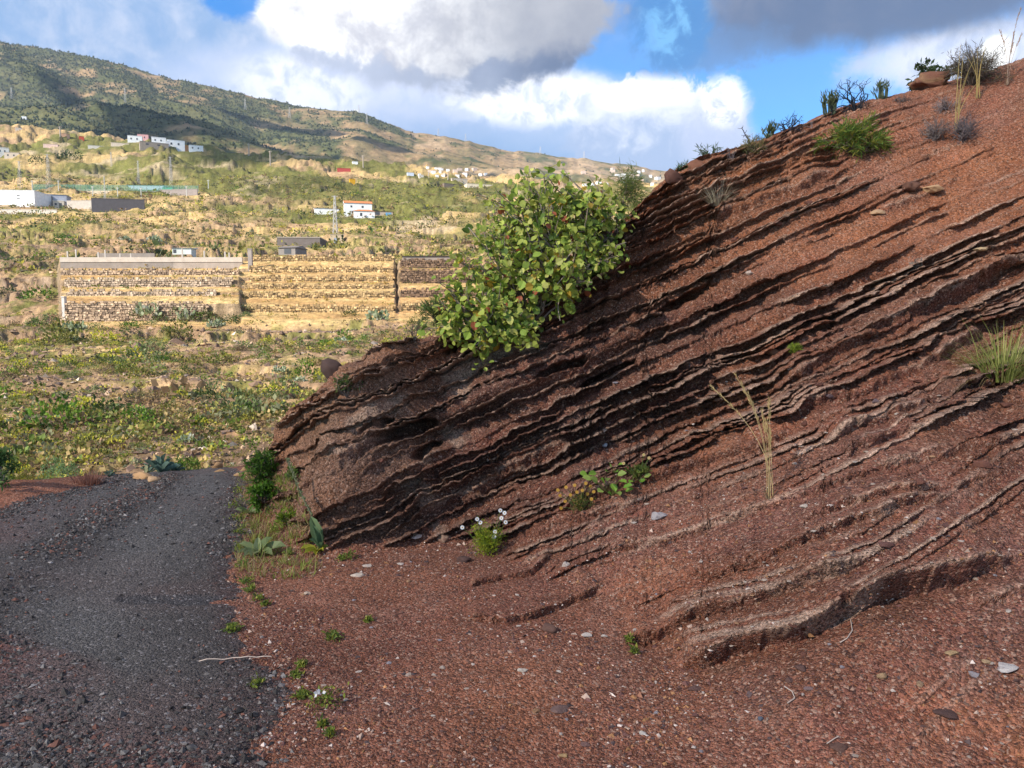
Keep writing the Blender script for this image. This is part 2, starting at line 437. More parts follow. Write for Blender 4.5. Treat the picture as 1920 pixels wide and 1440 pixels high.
def near_surface(rr, shape_only=False):
    x = rr * np.sin(th)[None, :]; y = rr * np.cos(th)[None, :]
    z = H(x, y)
    hm = sst(hill_raw(x, y) - gfun(x, y), -0.02, 0.10)

    amp = idw(x, y, AP, AV, 0.012) * hm * 1.3

    # bedding coordinate: planes hold the strike (1,0,.45) and the dip direction towards the viewer
    s = x * NB[0] + y * NB[1] + z * NB[2]
    a_lat = x + 0.45 * z                                  # along the strike
    s = s + 0.022 * vn(a_lat * 0.55, y * 0.5, z * .5, seed=21) + 0.004 * vn(a_lat * 1.7, y * 1.6, z * 1.6, seed=22) + 0.0018 * vn(a_lat * 6, y * 5, z * 6, seed=23)
    li = np.clip(np.searchsorted(bounds, s) - 1, 0, len(bounds) - 2)
    q = (s - bounds[li]) / (bounds[li + 1] - bounds[li])
    thick = (bounds[li + 1] - bounds[li])
    la = (_h(li.astype(np.int64), li * 0, li * 0, 5) + 1) * 0.5          # strength of each bed
    lc = (_h(li.astype(np.int64), li * 0, li * 0, 6) + 1) * 0.5
    crust_t = np.clip(0.010 + 0.012 * lc, 0, 0.45 * thick)
    inc = sst(q, 1 - crust_t / thick - 0.07, 1 - crust_t / thick + 0.05)
    ext = vn(a_lat * 1.1 + li * 7.31, li * 3.7 + y * 0.9, seed=31) * 0.65 + vn(a_lat * 3.1 + li * 2.1, li * 5.9 + y * 1.5, seed=32) * 0.42
    reach = sst(ext + (la - 0.5) * 1.1, -0.85, 0.40)                        # a ledge comes and goes along its bed
    jag = 0.08 * vn(a_lat * 9, li * 2.2 + y * 7, seed=33) + 0.08 * vn(a_lat * 24, li * 1.7 + y * 20, seed=34) + 0.18 * vn(a_lat * 60, li * 1.7 + y * 50, seed=36) + .14 * vn(a_lat * 110, y * 100, seed=39)
    # blocks have dropped out of the harder beds along straight breaks
    blk = vn(np.floor(a_lat * 2.3 + li * 3.7 + .25 * vn(y * 5, z * 5, seed=37)), li * 1.0, seed=38)
    jag = jag - 0.55 * sst(blk, .15, .3)
    soft = 0.25 * q + 0.14 * fbm(x * 7, y * 7, z * 14, 3, 41)
    ledge = inc * reach * (1.0 + jag)
    D = amp * (soft * 0.8 + ledge * 1.25 - 0.45)
    # larger steps: groups of beds broken back together
    big = vn(a_lat * 0.8, y * .8, s * 6.0, seed=51)
    D = D + amp * 0.75 * big
    rough = fbm(x * 5, y * 5, z * 5, 3, 61)
    fine = fbm(x * 26, y * 26, z * 26, 3, 71)
    NRM = np.array([-0.36, -0.5, 0.78])
    nose = sst(-x, 0.2, 1.2) * hm
    rou = hm * (0.010 + 0.09 * amp + 0.024 * nose) * rough + (0.0035 * (1 - hm) + hm * (0.006 + 0.045 * amp + .007 * nose)) * fine
    rou = rou + hm * 0.025 * vn(x * 1.6, y * 1.6, seed=77)
    road_keep = 1.0
    gsm = (1 - hm) * (0.010 * vn(x * 2.2, y * 2.2, seed=81) + 0.006 * vn(x * 6, y * 6, seed=82))
    # hollows worn back into the beds, stretched along the strike
    for px_, py_, ra, rs, dep in [(745, 815, .26, .07, .34), (800, 850, .16, .05, .2), (1300, 553, .34, .045, .34), (1150, 700, .35, .035, .25), (1050, 690, .25, .035, .2),
                                   (880, 640, .25, .06, .28), (1730, 745, .35, .025, .16),
                                  (960, 905, .3, .03, .2), (700, 800, .14, .05, .2)]:
        P0 = march(px_, py_)
        s0 = P0 @ NB; a0 = P0[0] + .45 * P0[2]
        sr = x * NB[0] + y * NB[1] + z * NB[2]
        e_ = ((a_lat - a0) / ra) ** 2 + ((sr - s0) / rs) ** 2 + 0.5 * rough
        dd = (x - P0[0]) ** 2 + (y - P0[1]) ** 2 < 1.2
        D = D - np.where(dd, dep * sst(1.15 - e_, 0, .75), 0)
    # ledges that run unbroken across the lower face: every polyline follows the lip of one bed
    lipc = np.zeros_like(x); facec = np.zeros_like(x); LD = np.zeros_like(x)
    for pl_, A_l, drop in LIPS:
        Q_ = np.array([march(*q_) for q_ in pl_])
        xmin, xmax = Q_[:, 0].min() - .5, Q_[:, 0].max() + .5; ymin, ymax = Q_[:, 1].min() - 1.6, Q_[:, 1].max() + 1.6
        sel = (x > xmin) & (x < xmax) & (y > ymin) & (y < ymax)
        xs_, ys_ = x[sel], y[sel]
        yl = np.interp(xs_, Q_[:, 0], Q_[:, 1]); wob = .022 * vn(xs_ * 4, ys_ * 0 + A_l * 900, seed=120) + .012 * vn(xs_ * 11, ys_ * 0 + A_l * 900, seed=121) + .016 * vn(np.floor(xs_ * 7 + .4 * vn(xs_ * 9, ys_ * 6, seed=129)), ys_ * 0 + A_l * 500, seed=128) + .007 * vn(xs_ * 34, ys_ * 12, seed=122)
        nn = ys_ - yl + wob                       # >0 above / behind the lip
        tt_ = (xs_ - Q_[0, 0]) / (Q_[-1, 0] - Q_[0, 0])
        ends = sst(tt_, -.03, .05) * (1 - sst(tt_, .85, 1.03))
        vary = (.72 + .4 * vn(xs_ * 2.2, ys_ * 0 + 3, seed=123) + .2 * vn(xs_ * 9, ys_ * 0 + 5, seed=124)) * ends
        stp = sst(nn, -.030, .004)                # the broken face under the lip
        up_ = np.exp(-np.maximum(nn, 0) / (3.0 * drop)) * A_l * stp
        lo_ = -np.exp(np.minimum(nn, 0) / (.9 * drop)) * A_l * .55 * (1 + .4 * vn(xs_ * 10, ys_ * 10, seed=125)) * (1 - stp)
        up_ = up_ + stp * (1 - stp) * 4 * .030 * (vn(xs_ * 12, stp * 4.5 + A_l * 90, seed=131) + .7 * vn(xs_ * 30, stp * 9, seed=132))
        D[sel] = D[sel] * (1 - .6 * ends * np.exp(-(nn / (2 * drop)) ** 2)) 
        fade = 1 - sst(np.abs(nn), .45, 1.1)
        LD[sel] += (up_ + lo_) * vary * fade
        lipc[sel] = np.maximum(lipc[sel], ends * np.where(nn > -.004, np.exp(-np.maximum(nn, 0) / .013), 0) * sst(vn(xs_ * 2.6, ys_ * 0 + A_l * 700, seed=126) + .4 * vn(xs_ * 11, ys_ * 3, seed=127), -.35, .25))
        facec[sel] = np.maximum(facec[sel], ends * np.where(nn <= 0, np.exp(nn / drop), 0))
    gx_ = (H(x + .03, y) - H(x - .03, y)) / .06; gy_ = (H(x, y + .03) - H(x, y - .03)) / .06
    front_ = 1 - sst(-gy_, .05, .35)          # the back of the crest is plain slope
    D = D * front_; LD = LD * front_; rou = rou * (.35 + .65 * front_)
    flatw = 1 - sst(np.sqrt(gx_ ** 2 + gy_ ** 2), .22, .55)
    flatw = flatw * (1 - sst(z, .75, 1.05))
    UPD = np.array([-.10, -.62, .78])
    x2 = x + DIP[0] * D * (1 - flatw) + UPD[0] * (D * flatw + LD) + NRM[0] * rou
    y2 = y + DIP[1] * D * (1 - flatw) + UPD[1] * (D * flatw + LD) + NRM[1] * rou
    z2 = z + DIP[2] * D * (1 - flatw) + UPD[2] * (D * flatw + LD) + NRM[2] * rou + gsm
    V = np.stack([x2, y2, z2], -1)
    if shape_only: return V

    # colours that belong to the rock: ash, rusty cinder, pale crusts
    org = np.clip(idw(x, y, OP, OV, 0.03) + 0.10 * rough + 0.12 * vn(a_lat * 2, s * 14, seed=90), 0, 1)
    ash = np.array([0.115, 0.059, 0.047]); red = np.array([0.190, 0.065, 0.042]); rust = np.array([0.36, 0.125, 0.045]); pale = np.array([0.45, 0.30, 0.215]); tan = np.array([0.27, 0.165, 0.105])
    bedt = (_h(li.astype(np.int64), li * 0, li * 0, 9) + 1) * 0.5
    c = mixc(red, ash, np.clip(0.50 + 0.5 * (bedt - .5) * amp / .12 + 0.30 * rough + .3 * nose, 0, 1))
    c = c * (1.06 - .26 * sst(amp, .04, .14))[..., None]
    c = mixc(c, rust, org * .78)
    c = mixc(c, tan, np.clip(nose * (0.45 + 0.5 * vn(x * 2.5, y * 2.5, z * 2.5, seed=91)), 0, 1) * .6)
    pc = inc * reach * sst(vn(a_lat * 1.6 + li * 3.3, li * 9.1, seed=92) + 0.4 * vn(a_lat * 7, li * 3.3, seed=93) + 0.42, 0.0, 0.6) * np.clip(amp / .05, 0, 1)
    c = mixc(c, pale, pc * 0.85)
    c = mixc(c, pale, lipc * .7)
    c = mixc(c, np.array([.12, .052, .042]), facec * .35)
    # pale weathered knots on the nose
    for px_, py_, rad in [(690, 770, .10), (740, 755, .13), (660, 790, .08), (800, 860, .07), (770, 920, .10), (800, 945, .1), (900, 690, .22), (940, 650, .2), (860, 720, .16), (1000, 650, .15), (620, 850, .08), (850, 820, .1), (640, 860, .08), (820, 990, .08)]:
        P0 = march(px_, py_)
        dd = np.sqrt((x - P0[0]) ** 2 + (y - P0[1]) ** 2 + (z - P0[2]) ** 2) / rad + .5 * rough + .3 * fine
        c = mixc(c, np.array([0.36, 0.25, 0.18]), 0.6 * sst(1.1 - dd, 0, .6))
    gc = mixc(np.array([0.165, 0.064, 0.045]), np.array([0.27, 0.105, 0.056]), np.clip(org * 1.1 + .35 * vn(x * 1.3, y * 1.3, seed=95), 0, 1))
    c = mixc(gc, c, hm)
    drift = fbm(x * .9 + 7, y * .9, None, 3, 97)
    c = c * (1 + .22 * drift)[..., None]
    bleach = np.clip(0.5 * vn(x * 4, y * 4, seed=96) + 0.3 * fine, 0, 1)
    c = mixc(c, np.array([0.25, 0.15, 0.12]), bleach * .35)
    return V.reshape(-1, 3), c.reshape(-1, 3), hm.ravel(), amp.ravel()


# second pass: rows are spread again so that the steep little faces get vertices of their own
V0 = near_surface(rr, True)
_px, _py = project(np.stack([V0[..., 0], np.maximum(V0[..., 1], .2), V0[..., 2]], -1))
seg = np.hypot(np.diff(_px, axis=0) * .7, np.diff(_py, axis=0)) * .533
seg = np.minimum(seg, 14) + .35 * np.median(np.diff(cms, axis=0)) * 1.0
bkw = np.diff(_py, axis=0) > 0
hidden = np.minimum.accumulate(_py, axis=0)[1:] < _py[1:] - 40
seg = np.where(hidden, np.minimum(seg * .25, .4), seg)
cm2 = np.concatenate([np.zeros((1, NC)), np.cumsum(seg, axis=0)])
ker = np.array([.1, .2, .4, .2, .1])
cm2 = np.apply_along_axis(lambda a_: np.convolve(np.pad(a_, 2, mode='edge'), ker, 'valid'), 1, cm2)
r1 = np.empty((NR, NC))
for j in range(NC):
    r1[:, j] = np.interp(np.linspace(0, cm2[-1, j], NR), cm2[:, j], rr[:, j])
rr = r1
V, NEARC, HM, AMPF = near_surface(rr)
m_rock, t = material('volcanic_ash_rock')
pos = t.new('ShaderNodeNewGeometry').outputs['Position']
vcol = t.new('ShaderNodeAttribute', attribute_name='col').outputs['Color']
va = t.voro(pos, 84.0); vb = t.voro(pos, 190.0); vd = t.voro(pos, 22.0)
ra = t.new('ShaderNodeSeparateColor', {0: va.outputs['Color']}); rb_ = t.new('ShaderNodeSeparateColor', {0: vb.outputs['Color']}); rd_ = t.new('ShaderNodeSeparateColor', {0: vd.outputs['Color']})
k1 = t.mr(ra.outputs[0], 0, 1, 0.55, 1.45); k2 = t.mr(rb_.outputs[0], 0, 1, 0.60, 1.40)
kk = t.m('MULTIPLY', k1, k2)
n_ = t.noise(pos, 3.0, 6.0, 0.65).outputs['Fac']
kk = t.m('MULTIPLY', kk, t.mr(n_, 0.25, 0.75, 0.75, 1.25))
kc = t.new('ShaderNodeCombineXYZ', {0: kk, 1: kk, 2: kk}).outputs[0]
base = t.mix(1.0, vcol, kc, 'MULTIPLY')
pale_ = t.sm(ra.outputs[1], 0.915, 0.94)
base = t.mix(t.m('MULTIPLY', pale_, 0.62), base, (0.46, 0.29, 0.21))
pale2 = t.sm(rb_.outputs[1], 0.91, 0.93)
base = t.mix(t.m('MULTIPLY', pale2, 0.6), base, (0.40, 0.25, 0.18))
dk = t.sm(ra.outputs[2], 0.88, 0.90)
base = t.mix(t.m('MULTIPLY', dk, 0.6), base, (0.035, 0.024, 0.022))
orr = t.sm(rb_.outputs[2], 0.90, 0.92)
base = t.mix(t.m('MULTIPLY', orr, 0.5), base, (0.34, 0.13, 0.05))
h1 = t.m('SUBTRACT', 1.0, va.outputs['Distance']); h2 = t.m('SUBTRACT', 1.0, vb.outputs['Distance'])
hb = t.m('ADD', t.m('MULTIPLY', h1, 0.9), t.m('MULTIPLY', h2, 0.45))
hb = t.m('ADD', hb, t.m('MULTIPLY', t.noise(pos, 28.0, 6.0, 0.7).outputs['Fac'], 1.6))
finish(t, base, 0.95, hb, 0.12, 0.9, 0.012)

faces = grid_faces(NR, NC)
fh = (HM[faces].mean(1) > 0.5)
def submesh(name, f, mats, **kw):
    used = np.unique(f); mp = np.full(len(V), -1, np.int64); mp[used] = np.arange(len(used))
    return mesh_of(name, V[used], mp[f], NEARC[used], mats, smooth=True)
# wide coarse apron so the near ground goes on behind and beside the viewer
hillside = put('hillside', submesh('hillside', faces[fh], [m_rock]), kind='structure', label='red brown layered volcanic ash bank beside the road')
ground = put('ground', submesh('ground', faces[~fh], [m_rock]), kind='structure', label='red cinder ground beside the road')

# ------------------------------------------------------------------ road
REDGE = np.array([(-0.70, 1.0), (-0.86, 2.2), (-0.96, 2.67), (-1.16, 3.3), (-1.52, 3.87), (-1.85, 4.6), (-2.06, 5.5), (-2.45, 6.6), (-2.85, 7.7), (-3.6, 9.2), (-4.9, 11), (-7, 13)])
LEDGE = np.array([(-4.6, 1.0), (-4.45, 3.0), (-4.35, 4.6), (-4.28, 5.6), (-4.27, 6.2), (-4.2, 7.0), (-4.15, 7.5), (-4.6, 8.6), (-5.6, 9.8), (-8, 12)])
rows = np.concatenate([np.linspace(1.2, 4, 200, endpoint=False), np.linspace(4, 8, 220, endpoint=False), np.linspace(8, 11.5, 60)])
cols = np.linspace(-0.25, 1.15, 260)
xr = np.interp(rows, REDGE[:, 1], REDGE[:, 0]); xl = np.interp(rows, LEDGE[:, 1], LEDGE[:, 0])
rx = xr[:, None] + (xl - xr)[:, None] * cols[None, :]; ry = np.repeat(rows[:, None], 260, 1)
e = np.minimum(xr[:, None] - rx, rx - xl[:, None]) - 1.2 * np.maximum(hill_raw(rx, ry) - gfun(rx, ry) + .03, 0)
e = e + 0.07 * fbm(rx * 3, ry * 3, None, 4, 101) + 0.025 * vn(rx * 22, ry * 22, seed=102)
# near the viewer the paving is broken up and sinks under loose cinder
sink = sst(ry + 0.35 * (rx + 2.5) + 0.5 * fbm(rx * 1.2, ry * 1.2, None, 3, 105), 3.15, 3.6)
hh = H(rx, ry) + np.clip(e * 0.12, -0.05, 0.012) * 1.0 + 0.010 * vn(rx * 2.2, ry * 2.2, seed=81) + 0.003 * fbm(rx * 20, ry * 20, None, 2, 103)
mid = (rx - xr[:, None]) / (xl - xr)[:, None]
hh = hh + 0.018 * np.exp(-((mid - 0.52) / .10) ** 2) + 0.006
asph = np.array([0.052, 0.050, 0.053]); dustc = np.array([0.150, 0.066, 0.052])
worn = np.exp(-((mid - 0.26) / .15) ** 2) + np.exp(-((mid - 0.80) / .15) ** 2)
rc = mixc(np.array([0.060, 0.049, 0.043]), np.array([0.092, 0.081, 0.073]), np.clip(worn + .3 * fbm(rx * 2, ry * 2, None, 3, 106), 0, 1))
dust = np.clip((1 - sink) * (.62 + .5 * vn(rx * 1.1, ry * 1.1, seed=107)) + .75 * sst(mid + .25 * fbm(rx * .9, ry * .9, None, 3, 108), .50, .75) * sst(-ry, -6.6, -5.0) + .25 * sst(-e, -.18, 0) + .18 * fbm(rx * 1.4, ry * 1.4, None, 3, 109), 0, 1)
rc = mixc(rc, dustc * .8, dust)
for px_, py_, ra_, rb2 in [(330, 1128, .34, .085), (520, 1215, .16, .12), (460, 1130, .2, .06)]:
    P0 = march(px_, py_)
    ee = ((rx - P0[0]) / ra_) ** 2 + ((ry - P0[1]) / rb2) ** 2 + .4 * fbm(rx * 6, ry * 6, None, 2, 110)
    rc = mixc(rc, np.array([.045, .041, .041]), .75 * sst(1.2 - ee, 0, .6))
    hh = hh - 0.012 * sst(1.2 - ee, 0, .8)
m_road, t = material('gravelly_asphalt')
pos = t.new('ShaderNodeNewGeometry').outputs['Position']
vcol = t.new('ShaderNodeAttribute', attribute_name='col').outputs['Color']
va = t.voro(pos, 75.0); vb = t.voro(pos, 170.0)
ra = t.new('ShaderNodeSeparateColor', {0: va.outputs['Color']}); rb_ = t.new('ShaderNodeSeparateColor', {0: vb.outputs['Color']})
kk = t.m('MULTIPLY', t.mr(ra.outputs[0], 0, 1, 0.62, 1.38), t.mr(rb_.outputs[0], 0, 1, 0.65, 1.35))
kc = t.new('ShaderNodeCombineXYZ', {0: kk, 1: kk, 2: kk}).outputs[0]
base = t.mix(1.0, vcol, kc, 'MULTIPLY')
base = t.mix(t.m('MULTIPLY', t.sm(ra.outputs[1], 0.95, 0.965), 0.7), base, (0.25, 0.22, 0.21))
base = t.mix(t.m('MULTIPLY', t.sm(rb_.outputs[1], 0.93, 0.95), 0.5), base, (0.20, 0.16, 0.15))
hb = t.m('ADD', t.m('SUBTRACT', 1.0, va.outputs['Distance']), t.m('MULTIPLY', t.m('SUBTRACT', 1.0, vb.outputs['Distance']), 0.6))
finish(t, base, 0.8, hb, 0.25, 0.9, 0.010)
RF = grid_faces(len(rows), 260)[:, ::-1]
RF = RF[(e.ravel()[RF].max(1) > -.35) & ((hill_raw(rx, ry) - gfun(rx, ry)).ravel()[RF].max(1) < .06)]
road = put('road', mesh_of('road', np.stack([rx, ry, hh], -1).reshape(-1, 3), RF, rc.reshape(-1, 3), [m_road], smooth=True), kind='structure', label='dark grey gravelly asphalt track running over a rise')
ROADV = np.stack([rx, ry, hh], -1).reshape(-1, 3); ROADE = e.ravel(); ROADDUST = dust.ravel(); ROADSINK = sink.ravel(); ROADMID = mid.ravel()
# ================================================================== the valley side opposite
TD = np.array([13, 18, 24, 28, 36, 50, 75, 100, 105, 140, 170, 230, 300, 450, 620, 700, 780.])
T0 = np.array([1, 1, 980, 906, 828, 742, 662, 611, 600, 500, 463, 424, 384, 300, 242])
T4 = np.array([1, 1, 980, 906, 828, 742, 660, 607, 597, 500, 468, 437, 396, 340, 291])
T9 = np.array([1, 1, 975, 900, 822, 737, 652, 600, 590, 502, 470, 441, 406, 366, 339])
def z_of(row, d, px=960.0):
    b = -(row - 720.0) / F
    return CAM[2] + d * (-SP + b * CP) / (CP + b * SP)
def gen_nodes(T):
    zz = [z_of(r_, d_) for r_, d_ in zip(T, TD[:15])]
    zz[0], zz[1] = -3.5, -6.0
    zz.append(zz[-1] - 12); zz.append(zz[-2] - 60)
    return np.array(zz)
G0, G4, G9 = gen_nodes(T0), gen_nodes(T4), gen_nodes(T9)
def pchip(xq, xs, ys):
    h = np.diff(xs); dl = np.diff(ys) / h
    m_ = np.zeros_like(ys); m_[0] = dl[0]; m_[-1] = dl[-1]
    for i in range(1, len(xs) - 1):
        if dl[i - 1] * dl[i] > 0:
            w1_, w2_ = 2 * h[i] + h[i - 1], h[i] + 2 * h[i - 1]
            m_[i] = (w1_ + w2_) / (w1_ / dl[i - 1] + w2_ / dl[i])
    i = np.clip(np.searchsorted(xs, xq) - 1, 0, len(xs) - 2)
    tq = (xq - xs[i]) / h[i]
    return (2 * tq**3 - 3 * tq**2 + 1) * ys[i] + (tq**3 - 2 * tq**2 + tq) * h[i] * m_[i] + (-2 * tq**3 + 3 * tq**2) * ys[i + 1] + (tq**3 - tq**2) * h[i] * m_[i + 1]
def general(px, d):
    a = pchip(d, TD, G0); b = pchip(d, TD, G4); c_ = pchip(d, TD, G9)
    f1 = np.clip(px / 450, -.8, 1); f2 = np.clip((px - 450) / 450, 0, 1.3)
    return a + (b - a) * f1 + (c_ - b) * f2
# terraces: (distance, top row, bottom row) of every retaining wall in a block
BLOCKS = [
    (118, 458, [(104, 570, 602), (110, 548, 554), (117, 525, 538), (124, 508, 516), (131, 485, 503)]),
    (455, 744, [(106, 576, 585), (112, 551, 558), (117, 535, 541.5), (122, 520, 527.5), (127.5, 503, 511), (133, 482, 490)]),
    (747, 905, [(107, 570, 583), (113, 544, 557), (121, 508, 531), (128, 489, 503)]),
]
def block_z(b, d, px):
    xs = [97.0]; ys = [None]
    for dd, tr, br in b[2]:
        xs += [dd - 0.25, dd + 0.05]; ys += [z_of(br, dd), z_of(tr, dd)]
    xs.append(146.0); ys.append(None)
    g0 = general(px, np.full_like(d, 97.0)); g1 = general(px, np.full_like(d, 146.0))
    out = general(px, d)
    inner = np.interp(d, xs[1:-1], ys[1:-1])
    fa = np.clip((d - 97) / (xs[1] - 97), 0, 1); fb = np.clip((d - xs[-2]) / (146 - xs[-2]), 0, 1)
    res = np.where(d < xs[1], g0 + (ys[1] - g0) * fa, np.where(d > xs[-2], ys[-2] + (g1 - ys[-2]) * fb, inner))
    return np.where((d > 97) & (d < 146), res, out)
def terr_mask(px, d):
    m_ = 0
    for b in BLOCKS:
        m_ = m_ + sst(px, b[0] - 3, b[0] + 2) * (1 - sst(px, b[1] - 2, b[1] + 3))
    return np.clip(m_, 0, 1) * sst(d, 96, 99) * (1 - sst(d, 140, 150))
def saw(v, k):
    f_ = v - np.floor(v)
    return np.floor(v) + sst(f_, 1 - k, 1.0)
def d_of(px, row):
    dq = np.linspace(150, 640, 1500); zq = general(np.full(1500, float(px)), dq)
    _, rw = project(np.stack([(px - 960) / F * dq, dq, zq], -1))
    return float(dq[np.argmin(np.abs(rw - row))])
PAD_PX = [(672, 405, 50), (613, 402, 30), (719, 405, 24), (22, 384, 60), (92, 388, 40), (152, 391, 34), (222, 398, 52), (52, 401, 56), (272, 356, 44), (190, 363, 104), (330, 366, 46), (632, 458, 18), (560, 460, 48), (600, 464, 22), (538, 478, 24), (341, 477, 24),
          (260, 266, 24), (296, 272, 34), (335, 280, 24), (368, 284, 18), (6, 291, 16), (22, 297, 18), (645, 322, 18), (661, 345, 10), (900, 352, 30), (862, 341, 20), (845, 352, 18), (225, 274, 20), (95, 276, 16), (180, 279, 18)]
PADS = []
for px_, row_, hw_ in PAD_PX:
    dd_ = d_of(px_, row_); PADS.append((px_, dd_, hw_, float(general(np.array([float(px_)]), np.array([dd_]))[0])))
def valley(xv, d):
    px = 960 + F * xv / d * 1.0
    z_ = general(px, d)
    n1_ = fbm(xv * .06, d * .06, None, 4, 201); n2_ = fbm(xv * .35, d * .35, None, 4, 211)
    sc = np.clip(d / 120, .25, 6)
    zn = z_ + n1_ * 0.55 * sc * np.where(d > 180, 1.6, 1.0) * sst(d, 20, 40) + n2_ * 0.22 * np.clip(d / 60, .4, 2.5)
    zn = zn + .09 * fbm(xv * 1.3, d * 1.3, None, 3, 216) * sst(d, 20, 40) * np.clip(d / 60, .6, 3)
    # old field walls and rock bands as broken little steps
    st = np.clip(d / 55, .8, 3.2)
    kst = sst(fbm(xv * .03, d * .05, None, 3, 221), -.35, .25) * sst(d, 30, 60)
    zs = saw(zn / st + .3 * fbm(xv * .02, d * .02, None, 2, 222), .22) * st - .3 * fbm(xv * .02, d * .02, None, 2, 222) * st
    zn = zn + (zs - zn) * .8 * kst
    # low hills on the far side
    zn = zn + 7 * np.exp(-(((px - 560) / 130) ** 2 + ((d - 420) / 50) ** 2)) + 9 * np.exp(-(((px - 330) / 70) ** 2 + ((d - 455) / 40) ** 2)) + 6 * np.exp(-(((px - 820) / 90) ** 2 + ((d - 400) / 40) ** 2))
    # level pads under the farm, the works and the hamlet
    for px_, dd_, hw_, zp_ in PADS:
        w = (1 - sst(np.abs(px - px_), hw_ * 1.0, hw_ * 1.35)) * sst(d, dd_ - .035 * dd_ - 4, dd_ - 2) * (1 - sst(d, dd_ + 9, dd_ + 16))
        zn = zn + (zp_ - zn) * w
        # nothing stands up in front of the pad
        wf = (1 - sst(np.abs(px - px_), hw_ * 1.0, hw_ * 1.5)) * sst(d, dd_ - 45, dd_ - 25) * (1 - sst(d, dd_ - 3, dd_))
        zn = zn + (np.minimum(zn, z_ - .3) - zn) * wf
    tb = 0
    for b in BLOCKS:
        w = sst(px, b[0] - 3, b[0] + 2) * (1 - sst(px, b[1] - 2, b[1] + 3))
        zb = block_z(b, d, px) + .05 * n2_
        zn = zn + (zb - zn) * w * sst(d, 96.5, 98) * (1 - sst(d, 142, 147))
    nb = gfun(xv, d)
    wn = 1 - sst(d, 14, 22)
    return nb * wn + zn * (1 - wn)
dr = [13.6]
while dr[-1] < 775:
    dr.append(dr[-1] * (1.0088 if dr[-1] < 100 else 1.0065 if dr[-1] < 150 else 1.0095))
ex = [v for b in BLOCKS for dd, _, _ in b[2] for v in (dd - .3, dd - .2, dd, dd + .1)]
dr = np.unique(np.round(np.array(dr + ex), 3))
TU = np.concatenate([np.linspace(-1.5, -.74, 40, endpoint=False), np.linspace(-.74, .32, 560), np.linspace(.32, 1.4, 60)[1:]])
TX = TU[None, :] * dr[:, None]; TY = np.repeat(dr[:, None], len(TU), 1)
TZ = valley(TX, TY)
TPX = 960 + F * TU[None, :] + 0 * TX
n1_ = fbm(TX * .05, TY * .05, None, 4, 231); n2_ = fbm(TX * .4, TY * .4, None, 4, 241); n3_ = fbm(TX * 1.6, TY * 1.6, None, 3, 251)
soil = np.array([.33, .21, .12]); gold = np.array([.58, .40, .17]); brown = np.array([.17, .11, .07]); olive = np.array([.115, .115, .028]); orange = np.array([.48, .28, .11]); palec = np.array([.44, .33, .21])
c = mixc(soil, gold, sst(n1_ * .7 + n2_ * .5, -.25, .6))
c = mixc(c, brown, sst(n2_ * .7 + n3_ * .5 - n1_ * .4, .15, .75))
c = mixc(c, olive * 1.25, .85 * sst(n2_ + .6 * n1_, -.15, .7) * sst(TY, 20, 40))
tm = terr_mask(TPX, TY)
c = mixc(c, mixc(gold, orange, sst(vn(TX * .08, TY * .5, seed=261), -.5, .5)), tm * .85)
far = sst(TY, 170, 260)
cf = mixc(mixc(gold * .85, soil * 1.2, sst(n1_, -.4, .5)), np.array([.135, .135, .034]), sst(fbm(TX * .02, TY * .02, None, 4, 271) + .5 * n1_ + .2 * n2_, -.75, .15))
c = mixc(c, cf, far * .9)
c = mixc(c, palec, .7 * sst(fbm(TX * .03, TY * .09, None, 4, 281), .45, .85) * sst(TY, 150, 260))
# the dark scrub hill and the bare orange cut
c = mixc(c, np.array([.085, .082, .026]), .8 * np.exp(-(((TPX - 570) / 120) ** 2 + ((TY - 400) / 60) ** 2) * 1.5))
c = mixc(c, np.array([.48, .27, .13]), .75 * sst(np.exp(-(((TPX - 415) / 60) ** 2 + ((TY - 39) / 6) ** 2)) + .35 * n2_ + .2 * n3_, .45, .9))
slope = np.abs(np.gradient(TZ, axis=0) / np.maximum(np.gradient(TY, axis=0), 1e-3))
slx = np.abs(np.gradient(TZ, axis=1) / np.maximum(np.gradient(TX, axis=1), 1e-3))
c = mixc(c, np.array([.22, .16, .11]) * (1 + .3 * n3_[..., None]), .8 * np.maximum(sst(slope, .7, 1.6), sst(slx, .9, 1.8)))
c = c * (1 - .22 * (1 - sst(TY, 34, 60)))[..., None]
c = c * (1 + .22 * n3_[..., None])
m_val, t = material('dry_valley_slope')
pos = t.new('ShaderNodeNewGeometry').outputs['Position']
vcol = t.new('ShaderNodeAttribute', attribute_name='col').outputs['Color']
na = t.noise(pos, 1.1, 8.0, 0.7).outputs['Fac']; nb_ = t.noise(pos, .16, 6.0, 0.65).outputs['Fac']
kk = t.m('MULTIPLY', t.mr(na, .25, .75, .45, 1.55), t.mr(nb_, .25, .75, .7, 1.3))
kc = t.new('ShaderNodeCombineXYZ', {0: kk, 1: kk, 2: kk}).outputs[0]
base = t.mix(1.0, vcol, kc, 'MULTIPLY')
finish(t, base, 0.95, t.noise(pos, 1.6, 7.0, 0.7).outputs['Fac'], 0.1, 0.8, 0.5)
TV = np.stack([TX, TY, TZ], -1)
slope_o = put('valley_slope', mesh_of('valley_slope', TV.reshape(-1, 3), grid_faces(len(dr), len(TU)), c.reshape(-1, 3), [m_val], smooth=True), kind='structure', label='dry terraced valley side covered in scrub')

